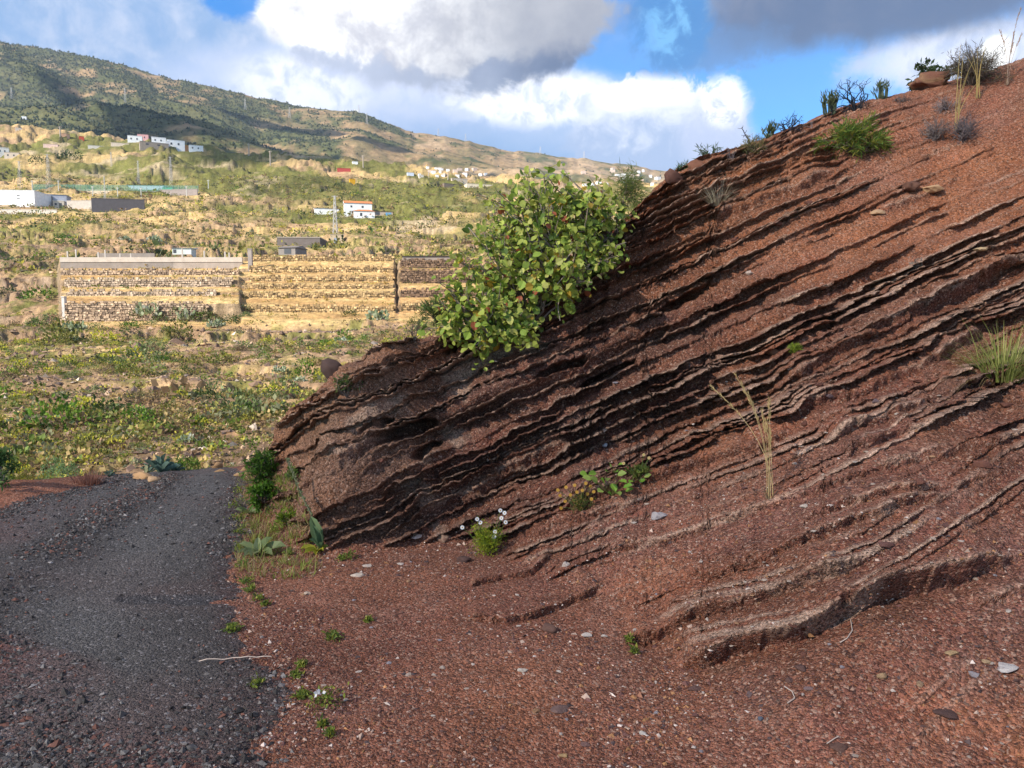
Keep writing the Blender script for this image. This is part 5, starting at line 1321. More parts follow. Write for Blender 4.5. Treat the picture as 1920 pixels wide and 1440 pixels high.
# ================================================================== things on the valley side
FARO = [slope_o, mount]
def farpt(px, py):
    for dy in range(0, 30, 3):
        h_ = hit(FARO, px, py + dy)
        if h_ is not None: return h_[0]
    return None
m_paint, t = material('painted_masonry')
pos = t.new('ShaderNodeTexCoord').outputs['Object']
vcol = t.new('ShaderNodeAttribute', attribute_name='col').outputs['Color']
n_ = t.noise(pos, .9, 6.0, .65).outputs['Fac']
kk = t.mr(n_, .3, .7, .82, 1.1); kc = t.new('ShaderNodeCombineXYZ', {0: kk, 1: kk, 2: kk}).outputs[0]
finish(t, t.mix(1.0, vcol, kc, 'MULTIPLY'), .85, None, .2)
m_steel, t = material('galvanised_steel')
finish(t, t.new('ShaderNodeAttribute', attribute_name='col').outputs['Color'], .5, None, .4)
# ---- dry stone walls of the terraces
def stone_wall(label, pa, pb, d, kind=0, group=None, ztop=None, name='stone_wall'):
    nx = max(24, int((pb - pa) / F * d / .28)); u = np.linspace(pa, pb, nx)
    xs = (u - 960) / F * d
    zb_ = valley(xs, np.full(nx, d - .45)) - .15; zt_ = valley(xs, np.full(nx, d + .15)) + .08
    ny = max(4, int(np.median(zt_ - zb_) / .26) + 1)
    cols_ = {0: [(.42, .30, .20), (.34, .24, .16), (.50, .37, .25), (.24, .17, .12)], 1: [(.46, .31, .15), (.36, .24, .115), (.54, .38, .19), (.25, .17, .09)], 2: [(.19, .12, .075), (.14, .09, .06), (.25, .16, .10)], 3: [(.40, .30, .21), (.48, .37, .27), (.28, .21, .15)]}[kind]  # the darkest palette carries the shade of walls turned from the sun
    fr = np.linspace(0, 1, ny)
    zz = zb_[None] + (zt_ - zb_)[None] * fr[:, None]; zz[-1] += .16 * vn(u * .9, u * 0, seed=int(d * 7)) + .06 * RNG.standard_normal(nx)
    zz[1:-1] += .07 * RNG.standard_normal((max(ny - 2, 0), nx))
    yy = d - .42 + .12 * fr[:, None] + .05 * RNG.standard_normal((ny, nx))
    xx = np.repeat(xs[None], ny, 0) + .06 * RNG.standard_normal((ny, nx))
    top = np.stack([xs, np.full(nx, d + .25), zz[-1] - .05], -1)[None]
    G = np.concatenate([np.stack([xx, yy, zz], -1), top], 0)
    cc = colours((ny + 1) * nx, cols_, [1] * len(cols_), .25)
    o0 = np.array([xs[nx // 2], d, zb_[nx // 2]])
    rt = root_at(name, o0, label, 'wall', group)
    put('backing', mesh_of('backing', G.reshape(-1, 3) + np.array([0, .14, -.05]) - o0, grid_faces(ny + 1, nx), cc * .7, [m_stone]), rt)
    # courses of rough stones, each with its own size, set-back and colour
    hgt_ = float(np.median(zt_ - zb_)); nrow = max(2, int(hgt_ / .27)); B_ = []
    for r_ in range(nrow + 1):
        xc = xs[0] + RNG.uniform(0, .3)
        while xc < xs[-1]:
            w_ = RNG.uniform(.22, .55); zl = np.interp(xc, xs, zb_); zh = np.interp(xc, xs, zt_)
            if r_ < nrow or RNG.random() < .55:
                B_.append((xc + w_ / 2, d - .44 + .12 * r_ / nrow + RNG.uniform(-.06, .06), zl + (zh - zl) * (r_ + .5) / nrow + RNG.uniform(-.04, .04), w_ * RNG.uniform(.42, .5), (zh - zl) / nrow * RNG.uniform(.36, .52)))
            xc += w_
    B_ = np.array(B_); o8 = np.array([(sx, sy, sz) for sz in (-1, 1) for sy in (-1, 1) for sx in (-1, 1)], float)
    Vb = B_[:, None, :3] + o8[None] * np.stack([B_[:, 3], np.full(len(B_), .17), B_[:, 4]], -1)[:, None] * RNG.uniform(.75, 1.1, (len(B_), 8, 1)) - o0
    f6 = np.array([[0, 2, 3, 1], [4, 5, 7, 6], [0, 1, 5, 4], [2, 6, 7, 3], [0, 4, 6, 2], [1, 3, 7, 5]])
    put('stonework', mesh_of('stonework', Vb.reshape(-1, 3), (f6[None] + 8 * np.arange(len(B_))[:, None, None]).reshape(-1, 4), np.repeat(colours(len(B_), cols_, [1] * len(cols_), .25)[:, None], 8, 1).reshape(-1, 3), [m_stone]), rt, kind='stuff')
    return rt
stone_wall('lowest stone wall of the left terraces, tallest at its left end', 120, 392, 104, 0)
stone_wall('low stone wall second from the bottom of the left terraces', 132, 410, 110, 3)
stone_wall('grey stone wall in the middle of the left terraces', 130, 440, 117, 3)
stone_wall('low rubble wall just under the concrete parapet', 124, 452, 124, 0)
for d_, lb in [(106, 'lowest dry stone wall of the middle terraces'), (112, 'second dry stone wall from the bottom of the middle terraces'), (117, 'third dry stone wall from the bottom of the middle terraces'), (122, 'fourth dry stone wall from the bottom of the middle terraces'), (127.5, 'fifth dry stone wall from the bottom of the middle terraces'), (133, 'topmost dry stone wall of the middle terraces')]:
    stone_wall(lb, 462 if d_ < 120 else 472, 739, d_, 1)
for d_, lb in [(107, 'lowest dark stone wall of the right terraces'), (113, 'second dark stone wall from the bottom of the right terraces'), (121, 'tallest dark stone wall of the right terraces'), (128, 'topmost dark stone wall of the right terraces')]:
    stone_wall(lb, 753, 905, d_, 2 if d_ > 110 else 1)  # upper right walls: shade on their faces is put into the stone colour
CON, CON2, WHT = (.50, .43, .36), (.26, .22, .19), (.80, .79, .77)
# concrete parapet with posts above the left terraces
d_ = 131.0; xs = (np.array([126, 462]) - 960) / F * d_; zb_ = valley((np.array([140, 440]) - 960) / F * d_, np.full(2, d_ - .5)); zt_ = valley((np.array([140, 440]) - 960) / F * d_, np.full(2, d_ + .15))
rt = root_at('parapet_wall', (xs[0], d_ - .8, zb_[0]), 'long concrete parapet wall with posts at the top of the left terraces', 'wall')
mb = MB(); L = xs[1] - xs[0]; dz = zb_[1] - zb_[0]; hh_ = float(np.mean(zt_ - zb_))
def slab(x0, x1, y0, y1, z0, z1, c_):
    k0, k1 = dz * x0 / L, dz * x1 / L
    V_ = [(x0, y0, z0 + k0), (x1, y0, z0 + k1), (x0, y1, z0 + k0), (x1, y1, z0 + k1), (x0, y0, z1 + k0), (x1, y0, z1 + k1), (x0, y1, z1 + k0), (x1, y1, z1 + k1)]
    mb.add(V_, [[0, 2, 3, 1], [4, 5, 7, 6], [0, 1, 5, 4], [2, 6, 7, 3], [0, 4, 6, 2], [1, 3, 7, 5]], c_)
slab(0, L * .62, .1, .5, -.3, hh_ * .62, CON2); slab(L * .62, L, .1, .5, -.3, hh_ * .62, (.36, .30, .25)); put('retaining_wall', mb.mesh('retaining_wall', m_paint), rt)  # shade below the coping is put into these darker colours
mb = MB(); slab(0, L, 0, .4, hh_ * .625, hh_ * 1.12, CON); put('coping', mb.mesh('coping', m_paint), rt)
for i in range(13):
    if i in (6, 7, 9): continue
    mb = MB(); x0 = L * i / 13 + RNG.uniform(0, 2); z0 = dz * x0 / L + hh_ * 1.12; mb.box((x0, .1, z0), (x0 + .2, .3, z0 + RNG.uniform(.6, 1.5)), (.5, .45, .4)); put('post', mb.mesh('post', m_paint), rt)
mb = MB(); slab(L * .18, L * .5, 1.4, 1.6, hh_ * 1.0, hh_ * 1.6, CON2); put('back_wall', mb.mesh('back_wall', m_paint), rt)
for px, py, w_, h_, lb, c_ in [(470, 503, 7, 34, 'square concrete pillar at the right end of the parapet', (.33, .28, .25)), (122, 600, 5, 42, 'pale thin post standing at the left end of the lowest terrace wall', (.6, .55, .5))]:
    b = farpt(px, py); k = b[1] / F; mb = MB(); mb.box((-w_ * k / 2, -.3, -.5), (w_ * k / 2, .3, h_ * k), c_); mb.box((-w_ * k * .6, -.36, h_ * k), (w_ * k * .6, .36, h_ * k + .15), c_); thing_mesh('pillar', mb.mesh('pillar', m_paint), b, lb, 'pillar')

# ---- buildings
def house(name, label, px, py, wpx, hpx, depth, yaw=0.0, wall=WHT, roof=('flat', .1, (.5, .45, .4)), wins=(), door=None, side=(), cat='house', group=None, sink=1.0):
    b = farpt(px, py)
    if b is None: return
    k = b[1] / F; w = wpx * k; h_ = hpx * k
    b = b + np.array([0, 0, .12 * w * abs(math.sin(R(yaw))) + .15]); sink = max(sink, 3.0, .3 * w)
    rt = root_at(name, b, label, cat, group, R(yaw))
    mb = MB(); mb.box((-w / 2, 0, -sink), (w / 2, depth, h_), wall); put('wall', mb.mesh('wall', m_paint), rt)
    kind, rh, rc_ = roof; rh = rh * h_ if kind != 'flat' else max(rh * h_, .15)
    mb = MB(); e_ = .25 if kind != 'flat' else .0
    if kind == 'gable':                    # ridge along x
        V_ = [(-w / 2 - e_, -e_, h_), (w / 2 + e_, -e_, h_), (w / 2 + e_, depth + e_, h_), (-w / 2 - e_, depth + e_, h_), (-w / 2 - e_, depth / 2, h_ + rh), (w / 2 + e_, depth / 2, h_ + rh)]
        mb.add(V_, [[0, 1, 5, 4], [2, 3, 4, 5], [0, 3, 2, 1]], rc_); mb.add(V_, [[0, 4, 3], [1, 2, 5]], wall)
    elif kind == 'shed':
        V_ = [(-w / 2 - e_, -e_, h_), (w / 2 + e_, -e_, h_), (w / 2 + e_, depth + e_, h_ + rh), (-w / 2 - e_, depth + e_, h_ + rh), (-w / 2 - e_, depth + e_, h_), (w / 2 + e_, depth + e_, h_)]
        mb.add(V_, [[0, 1, 2, 3], [0, 4, 5, 1], [4, 3, 2, 5]], rc_); mb.add(V_, [[0, 3, 4], [1, 5, 2]], wall)
    elif kind == 'hip':
        V_ = [(-w / 2 - e_, -e_, h_), (w / 2 + e_, -e_, h_), (w / 2 + e_, depth + e_, h_), (-w / 2 - e_, depth + e_, h_), (-w / 4, depth / 2, h_ + rh), (w / 4, depth / 2, h_ + rh)]
        mb.add(V_, [[0, 1, 5, 4], [2, 3, 4, 5], [0, 3, 2, 1]], rc_); mb.add(V_, [[0, 4, 3], [1, 2, 5]], rc_)
    else:
        mb.box((-w / 2 - .1, -.1, h_), (w / 2 + .1, depth + .1, h_ + rh), rc_)
    put('roof', mb.mesh('roof', m_paint), rt)
    for fx, fz, fw, fh in wins:
        mb = MB(); x0 = -w / 2 + fx * w; mb.box((x0, -.06, fz * h_), (x0 + fw * w, .05, (fz + fh) * h_), (.05, .055, .065)); put('window', mb.mesh('window', m_steel), rt)
    for fy, fz, fw, fh in side:
        mb = MB(); y0 = fy * depth; mb.box((-w / 2 - .06, y0, fz * h_), (-w / 2 + .05, y0 + fw * depth, (fz + fh) * h_), (.05, .055, .065)); put('window', mb.mesh('window', m_steel), rt)
    if door:
        mb = MB(); x0 = -w / 2 + door[0] * w; mb.box((x0, -.07, -.1), (x0 + door[1] * w, .05, door[2] * h_), door[3]); put('door', mb.mesh('door', m_paint), rt)
    return rt
TILE = (.55, .20, .075)
house('farmhouse', 'two storey white farmhouse with orange tiled roof above the terraces', 672, 405, 50, 21, 7, 15, WHT, ('gable', .30, TILE), [(.22, .62, .06, .16), (.62, .62, .07, .16), (.25, .15, .06, .16)], None, [(.3, .6, .12, .16), (.6, .2, .12, .3)])
house('farmhouse_annex', 'low white annex with hipped orange roof in front of the farmhouse', 683, 409, 38, 11, 5, 13, WHT, ('hip', .4, TILE), [(.3, .2, .1, .5)])
house('farm_outbuilding', 'low white outbuilding with orange roof left of the farmhouse', 613, 402, 44, 9, 7, 16, WHT, ('shed', .5, TILE), [(.7, .3, .1, .3)])
house('farm_shed', 'open farm shed with orange roof and blue front right of the farmhouse', 719, 405, 34, 7, 5, 8, (.42, .33, .26), ('shed', .3, TILE), [(.05, .1, .25, .7)], (.62, .3, .7, (.12, .3, .5)))
house('warehouse', 'long white flat roofed warehouse at the left edge', 22, 384, 82, 24, 14, 4, WHT, ('flat', .06, (.7, .7, .7)), [(.62, .62, .06, .06), (.62, .42, .06, .06)], cat='building')
house('metal_shed', 'grey blue metal shed attached to the white warehouse', 92, 388, 58, 20, 9, 20, (.36, .38, .44), ('shed', .10, (.62, .66, .74)), [(.08, .5, .35, .4)], (.5, .12, .8, (.20, .19, .19)), cat='shed')
house('gatehouse', 'small cream gatehouse in front of the grey blue shed', 110, 391, 18, 12, 4, 15, (.62, .55, .44), ('flat', .1, (.6, .55, .46)), [(.15, .4, .2, .3)], (.55, .25, .8, (.2, .19, .18)), cat='building')
house('yard_wall', 'pale concrete yard wall right of the gatehouse', 152, 391, 54, 13, .5, -4, (.52, .46, .39), ('flat', .03, (.5, .45, .4)), cat='wall')
house('yard_wall', 'long yard wall coloured dark for its shaded face right of the pale yard wall', 222, 397, 90, 20, .5, 12, (.085, .078, .085), ('flat', .03, (.10, .09, .095)), cat='wall', sink=4)  # dark colour stands for shade on the face turned from the sun
house('boundary_wall', 'low white boundary wall with posts below the warehouse', 52, 401, 104, 6, .4, 3, (.62, .56, .48), ('flat', .1, (.6, .55, .48)), cat='wall')
house('tarpaulin_shed', 'long low blue white covered shed on the embankment', 272, 356, 66, 7, 5, 4, (.55, .63, .76), ('shed', .3, (.62, .70, .85)), cat='shed')
house('tarpaulin_shed', 'small green tarpaulin cover at the right end of the blue white shed', 314, 357, 20, 5, 4, -6, (.04, .30, .20), ('shed', .6, (.05, .36, .25)), cat='shed')
house('embankment_wall', 'curved pale embankment wall under the green net fence', 190, 363, 200, 5, .6, 4, (.66, .54, .40), ('flat', .1, (.66, .55, .42)), cat='wall', sink=3)
house('embankment_wall', 'grey embankment wall under the blue white shed', 330, 366, 84, 8, .6, -7, (.33, .27, .24), ('flat', .1, (.4, .34, .3)), cat='wall', sink=3)
house('hut', 'small square stone hut at the foot of the lattice mast', 632, 458, 24, 16, 3.2, 12, (.56, .43, .28), ('flat', .05, (.50, .40, .27)), (), (.28, .2, .62, (.32, .36, .42)), cat='hut')
house('water_tank', 'low round dark water tank left of the lattice mast', 560, 460, 78, 12, 9, 3, (.17, .14, .125), ('flat', .15, (.36, .30, .25)), cat='tank')
house('water_tank', 'lower dark block below the round water tank', 600, 464, 34, 8, 4, 4, (.13, .11, .10), ('flat', .2, (.24, .2, .17)), cat='tank')
house('cave_store', 'grey slab roofed store dug into the slope with a dark opening', 538, 478, 34, 11, 5, -12, (.25, .22, .20), ('gable', .5, (.20, .17, .15)), [(.35, .0, .4, .8)], cat='store')
house('lean_to', 'pale corrugated lean to above the concrete parapet', 341, 477, 34, 10, 3, 4, (.58, .62, .58), ('shed', .3, (.72, .78, .74)), [(.05, .1, .15, .6)], cat='shed')
house('reservoir', 'flat grey reservoir mound on the right terraces', 800, 490, 90, 8, 7, 0, (.30, .24, .20), ('hip', .4, (.26, .21, .18)), cat='reservoir')
VIL = [(253, 267, 24, 10, WHT, 'white house at the left of the hilltop hamlet'), (268, 263, 18, 9, (.72, .38, .36), 'pink house in the hilltop hamlet'), (298, 270, 24, 10, WHT, 'white house in the middle of the hilltop hamlet'), (290, 279, 48, 8, (.33, .27, .22), 'long grey walled house below the hilltop hamlet'),
       (330, 278, 30, 12, WHT, 'white house beside the orange house of the hamlet'), (340, 283, 22, 9, (.60, .27, .11), 'orange house in the hilltop hamlet'), (368, 284, 24, 9, WHT, 'white house at the right end of the hilltop hamlet'), (312, 273, 12, 7, (.75, .75, .78), 'little white house between two hamlet houses'),
       (6, 291, 18, 12, (.74, .70, .64), 'cream two storey house at the far left edge'), (22, 297, 24, 9, (.60, .50, .40), 'tan flat roofed house at the left edge'), (45, 224, 8, 5, WHT, 'tiny white house high on the shaded slope'), (35, 245, 10, 4, (.7, .6, .5), 'tiny tan house at the edge of the shaded slope'), (122, 256, 14, 4, (.6, .35, .22), 'low orange roofed shack by a pole'),
       (153, 262, 8, 5, (.6, .10, .05), 'small red shack left of the hamlet'), (225, 274, 30, 4, (.66, .54, .42), 'long low tan wall house left of the hamlet'), (95, 276, 24, 4, (.7, .5, .42), 'low pinkish farm shed on the left slope'), (180, 279, 26, 4, (.66, .6, .52), 'low pale farm shed left of the hamlet'),
       (645, 322, 24, 5, (.42, .07, .06), 'dark red long shed on the far hill'), (661, 345, 10, 8, (.75, .38, .02), 'bright orange box hut beside a dark round tree'), (666, 308, 10, 4, WHT, 'small white house under the shaded slope'), (770, 330, 12, 5, (.6, .65, .75), 'pale blue house at the edge of the far hill'), (790, 333, 9, 4, (.8, .7, .6), 'small cream house at the edge of the far hill'),
       (900, 352, 50, 4, (.74, .62, .46), 'long cream wall of buildings on the far terraces'), (862, 341, 30, 4, (.6, .5, .4), 'tan building above the far terraces'), (845, 352, 26, 5, (.25, .19, .15), 'dark brown store on the far terraces'), (668, 203, 8, 3, WHT, 'tiny white observatory block on the ridge')]
for px, py, w_, h_, c_, lb in VIL:
    k = farpt(px, py)[1] / F
    house('house', lb, px, py, w_, h_, w_ * k * .6, RNG.uniform(12, 30), c_, ('flat', .06, np.array(c_) * .9), [(.2, .35, .1, .3), (.6, .35, .1, .3)] if w_ > 12 and h_ > 6 else ())
for i in range(44):
    if i < 22: px, py = RNG.uniform(780, 935), RNG.uniform(316, 334)
    else: px, py = RNG.uniform(1090, 1240), RNG.uniform(318, 350)
    q_ = farpt(px, py)
    if q_ is None: continue
    k = q_[1] / F; w_ = RNG.uniform(4, 9)
    house('house', 'tiny pale house in the far town at the foot of the mountain', px, py, w_, RNG.uniform(3, 5), 8 * k, RNG.uniform(-20, 30), WHT if RNG.random() < .7 else (.65, .5, .4), ('flat', .1, (.6, .5, .45)), group='tiny houses of the far town')
# ---- lattice pylons and poles
def pylon(label, px, py, hpx, wpx, arms=2, name='pylon', thick=.10, group=None, lattice=True):
    b = farpt(px, py); k = b[1] / F; h_ = hpx * k; w = wpx * k / 2; c_ = (.50, .47, .44); r_ = max(thick, .28 * k)
    rt = root_at(name, b, label, 'pylon', group); mb = MB()
    n = 9; zz = np.linspace(-.5, h_, n)
    for sx, sy in ((1, 1), (1, -1), (-1, 1), (-1, -1)):
        mb.tube(np.stack([sx * w * (1 - .75 * zz.clip(0) / h_), sy * w * (1 - .75 * zz.clip(0) / h_), zz], -1), r_ * .5, c_, 4)
    for i in range(n - 1):
        for s_ in (1, -1):
            wa, wb = w * (1 - .75 * max(zz[i], 0) / h_), w * (1 - .75 * zz[i + 1] / h_)
            mb.tube([(-wa * s_, -wa, zz[i]), (wb * s_, -wb, zz[i + 1])], r_ * .35, c_, 3); mb.tube([(wa, -wa * s_, zz[i]), (wb, wb * s_, zz[i + 1])], r_ * .35, c_, 3)
    put('lattice_mast', mb.mesh('lattice_mast', m_steel), rt)
    for i in range(arms):
        mb = MB(); z0 = h_ * (.98 - .10 * i); mb.tube([(-w * 1.5, 0, z0), (w * 1.5, 0, z0)], r_ * .5, c_, 4); put('cross_arm', mb.mesh('cross_arm', m_steel), rt)
    return rt
pylon('lattice mast rising from behind the small stone hut', 629, 441, 72, 8, 1, thick=.14)
for px, py, h_, w_, lb in [(92, 357, 66, 7, 'tall lattice pylon behind the white warehouse'), (38, 352, 48, 6, 'lattice pylon at the left behind the warehouse'), (260, 345, 42, 4, 'slim lattice pylon behind the blue white shed'), (321, 346, 50, 5, 'lattice pylon at the right end of the blue white shed'),
        (209, 312, 26, 3, 'small lattice pylon on the hillside above the net fence'), (197, 374, 42, 3, 'lattice pole in front of the embankment wall')]:
    pylon(lb, px, py, h_, w_)
for px, py, h_ in [(22, 185, 20), (235, 192, 26), (460, 206, 20), (543, 222, 20), (688, 233, 20), (822, 250, 14), (1013, 290, 14), (1095, 297, 12), (873, 263, 14)]:
    pylon('far lattice pylon standing on the mountain slope', px, py, h_, 3.4, 1, group='pylons on the mountain')
pylon('mast on the ridge above the observatory block', 673, 206, 14, 2.5, 1)
def pole(label, px, py, hpx, wpx=2.2, c_=(.42, .35, .29), arm=True, group=None, name='pole', cat='pole'):
    b = farpt(px, py); k = b[1] / F; h_ = hpx * k; r_ = wpx * k / 2
    rt = root_at(name, b, label, cat, group)
    mb = MB(); mb.tube([(0, 0, -.5), (0, 0, h_)], [r_, r_ * .8], c_, 6); put('shaft', mb.mesh('shaft', m_paint), rt)
    if arm:
        mb = MB(); mb.box((-r_ * 3, -.1, h_ * .92), (r_ * 3, .1, h_ * .95), c_); put('cross_arm', mb.mesh('cross_arm', m_paint), rt)
for px, py, h_, lb in [(467, 292, 22, 'concrete pole on the skyline of the near hill'), (507, 310, 26, 'thick wooden pole below the shaded mountain foot'), (681, 314, 22, 'pole at the right end of the near hill'), (113, 256, 18, 'pole beside the orange roofed shack'), (804, 334, 12, 'short pole near the far town'), (840, 337, 14, 'second short pole near the far town')]:
    pole(lb, px, py, h_)
for px, py in [(61, 357), (110, 357), (174, 368), (221, 370), (265, 371), (350, 368), (391, 356)]:
    pole('short pale lamp post along the embankment', px, py, 18, 1.6, (.6, .58, .52), True, 'lamp posts along the embankment', 'lamp_post', 'lamp post')
# green net fence
b0, b1 = farpt(62, 358), farpt(372, 360)
rt = root_at('net_fence', b0, 'see through green net fence along the embankment', 'fence')
for i in range(26):
    p = b0 + (b1 - b0) * i / 25 - b0; mb = MB(); mb.tube([p + (0, 0, -1), p + (0, 0, 3.2)], .08, (.35, .42, .36), 4); put('post', mb.mesh('post', m_steel), rt)
m_net, t = material('green_net')
mx = t.new('ShaderNodeMixShader', {0: .35, 1: t.new('ShaderNodeBsdfTransparent').outputs[0], 2: t.new('ShaderNodeBsdfDiffuse', {'Color': (.16, .34, .24, 1)}).outputs[0]}); o_ = t.new('ShaderNodeOutputMaterial'); t.nt.links.new(mx.outputs[0], o_.inputs[0])
e1 = b1 - b0; put('netting', mesh_of('netting', np.array([(0, .02, .2), e1 + (0, .02, .2), e1 + (0, .02, 3.1), (0, .02, 3.1), (0, .06, .2), e1 + (0, .06, .2), e1 + (0, .06, 3.1), (0, .06, 3.1)]), np.array([[0, 1, 2, 3], [4, 7, 6, 5], [0, 4, 5, 1], [3, 2, 6, 7]]), None, [m_net]), rt)

# ---- shrubs: every kind modelled once or a few times, then copied
def dome(n, pal, wts, size, tall=.75, tip=None, core=.35):
    v = rnd_dir(n, .35); v[:, 2] = np.abs(v[:, 2])
    lump = 1 + .35 * vn(v[:, 0] * 2.5 + RNG.uniform(0, 50), v[:, 1] * 2.5, v[:, 2] * 2.5, 600)
    P_ = v * (RNG.uniform(core, 1, n) ** .6 * lump)[:, None] * np.array([1, 1, tall])
    cc = colours(n, pal, wts, .28)
    if tip is not None:
        up_ = (P_[:, 2] > .42 * tall) & (RNG.random(n) < .75); cc[up_] = colours(int(up_.sum()), tip, [1] * len(tip))
    mb = MB(); mb.leaves(DIAM, P_, unit(v + .9 * rnd_dir(n)), rnd_dir(n, .4), size * RNG.uniform(.6, 1.3, n), size * .7 * RNG.uniform(.6, 1.3, n), cc)
    return mb
G1 = [(.10, .19, .02), (.15, .25, .025), (.05, .10, .012)]; G2 = [(.15, .19, .06), (.20, .22, .09), (.10, .13, .05)]; G3 = [(.045, .075, .02), (.07, .10, .025), (.03, .05, .015)]; YG = [(.24, .25, .03), (.15, .19, .03), (.10, .13, .03)]; BR = [(.20, .14, .08), (.14, .10, .06), (.26, .19, .09)]; YT = [(.55, .48, .03), (.48, .45, .06), (.40, .40, .05)]
KINDS = [('bright green shrub', G1, [3, 2, 2], None), ('grey green shrub', G2, [2, 2, 2], None), ('dark green shrub', G3, [2, 2, 2], None), ('yellow flowering shrub', YG, [2, 2, 2], YT), ('dry brown shrub', BR, [2, 2, 1], None), ('olive green shrub', [(.16, .17, .03), (.22, .20, .05), (.09, .10, .025)], [1, 1, 1], None)]
KINDS.append(('light green feathery shrub', [(.24, .36, .13), (.18, .29, .09), (.30, .40, .18)], [1, 1, 1], None))
SM = [[dome(230, p_, w_, .17, .75, t_).mesh('shrub', m_leaf) for _ in range(3)] for _, p_, w_, t_ in KINDS]
def cactus_mesh():
    mb = MB(); n = 110; v = rnd_dir(n, .3); v[:, 2] = np.abs(v[:, 2]); P_ = v * RNG.uniform(.3, 1, (n, 1)) * np.array([1, 1, .75])
    k = np.arange(8) * .785; T_ = (np.concatenate([[(0.5, 0, .05)], np.stack([.5 + .5 * np.cos(k), .5 * np.sin(k), 0 * k], -1)]), np.array([(0, 1 + i, 1 + (i + 1) % 8) for i in range(8)]))
    mb.leaves(T_, P_, unit(v + np.array([0, 0, .8]) + .5 * rnd_dir(n)), rnd_dir(n), .30 * RNG.uniform(.7, 1.2, n), .22 * np.ones(n), colours(n, [(.40, .44, .29), (.28, .33, .18), (.52, .53, .42), (.14, .18, .09)], [2, 2, 1, 1.5]))
    return mb.mesh('cactus', m_leaf)
CM = [cactus_mesh() for _ in range(3)]
def plant_at(me, name, px, py, rpx, label, cat, group=None, tall=1.0, p=None):
    b = farpt(px, py) if p is None else p
    s_ = rpx / F * b[1] if p is None else rpx
    return thing_mesh(name, me, b - np.array([0, 0, .08 * s_]), label, cat, group, RNG.uniform(0, 6.28), (s_, s_, s_ * tall))
for px, py, r_, kd, lb in [(70, 560, 32, 0, 'large green shrub left of the terrace walls'), (18, 552, 22, 2, 'dark green shrub at the left edge beside the terraces'), (92, 476, 0, 0, ''), (122, 456, 22, 0, 'broad green shrub on the old field above the terraces'), (85, 608, 28, 1, 'grey green shrub below the left terraces'), (190, 456, 12, 5, 'olive shrub alone on the old field'), (250, 484, 14, 5, 'shrub standing behind the concrete parapet'),
        (180, 618, 18, 1, 'rounded grey green shrub beside the pale cactus'), (258, 590, 16, 1, 'tall grey green shrub in the cactus thicket'), (338, 585, 20, 1, 'widest grey green shrub in the cactus thicket'), (396, 602, 20, 1, 'shrub at the right end of the cactus thicket'), (430, 606, 22, 2, 'dark green shrub right of the cactus thicket'), (655, 592, 16, 2, 'dark shrub left of the round grey cactus'),
        (632, 352, 12, 2, 'dark round tree by the orange box hut'), (350, 306, 0, 2, ''), (130, 300, 26, 2, 'broad dark tree clump below the hamlet'), (75, 306, 18, 2, 'dark orchard clump by the tan house'), (100, 414, 14, 5, 'olive bush below the boundary wall'), (170, 416, 18, 5, 'wide olive bush below the dark yard wall'), (140, 412, 10, 3, 'yellowish bush below the dark yard wall'),
        (435, 865, 22, 0, 'green bush behind the end of the road'), (350, 888, 30, 0, 'bright green round bush at the far road edge'), (20, 905, 20, 0, 'round green bush at the left edge beyond the mound'), (112, 900, 36, 6, 'light green feathery bush beyond the left roadside'), (48, 915, 22, 5, 'leafy plant with pale flowers on the red mound'), (84, 897, 15, 3, 'yellow flowering bush left of the light green bush'), (42, 898, 15, 3, 'yellow flowering bush behind the red mound'), (385, 560, 0, 1, ''), (460, 770, 0, 1, '')]:
    if r_:
        o_ = None
        hh_ = hit([ground, road, slope_o, mount], px, py); 
        me = SM[kd][RNG.integers(3)] if py < 850 else dome(900, KINDS[kd][1], KINDS[kd][2], .09, .8, KINDS[kd][3]).mesh('shrub', m_leaf)
        b = hh_[0]
        if py > 850:
            dn = {435: 11.5, 350: 8.9}.get(px, 8.0); b = at(px, py, dn); b[2] = float(gfun(b[0], b[1])) - .02
        plant_at(me, 'shrub', px, py, r_ / F * b[1], lb, 'shrub', None, 1.5 if py > 850 else 1.0, b)
for px, py, r_, lb in [(140, 622, 26, 'pale prickly pear clump at the corner of the lowest terrace wall'), (285, 590, 30, 'left pale prickly pear in the thicket below the terraces'), (350, 598, 28, 'right pale prickly pear in the thicket below the terraces'), (405, 612, 18, 'small prickly pear at the right of the thicket'), (710, 600, 26, 'round grey prickly pear below the middle terraces'), (525, 698, 16, 'prickly pear on the open slope left of the outcrop'), (562, 715, 13, 'lower prickly pear on the open slope left of the outcrop'), (352, 828, 18, 'pale prickly pear on the slope above the road end'), (20, 793, 12, 'small prickly pear at the left edge of the slope'), (290, 452, 14, 'prickly pear on the old field above the parapet'), (235, 450, 10, 'small prickly pear left of the field cactus'), (640, 645, 16, 'prickly pear scrub left of the big shrub'), (142, 640, 12, 'low pale prickly pear below the wall corner')]:
    plant_at(CM[RNG.integers(3)], 'prickly_pear', px, py, r_, lb, 'cactus')
for i in range(16):
    px, py = RNG.uniform(215, 470), RNG.uniform(583, 622); kd = RNG.choice([0, 1, 1, 2, 5]); b = farpt(px, py)
    plant_at(SM[kd][RNG.integers(3)], 'shrub', px, py, RNG.uniform(10, 20), KINDS[kd][0] + ' in the cactus thicket under the terraces', 'shrub', KINDS[kd][0] + 's of the cactus thicket')
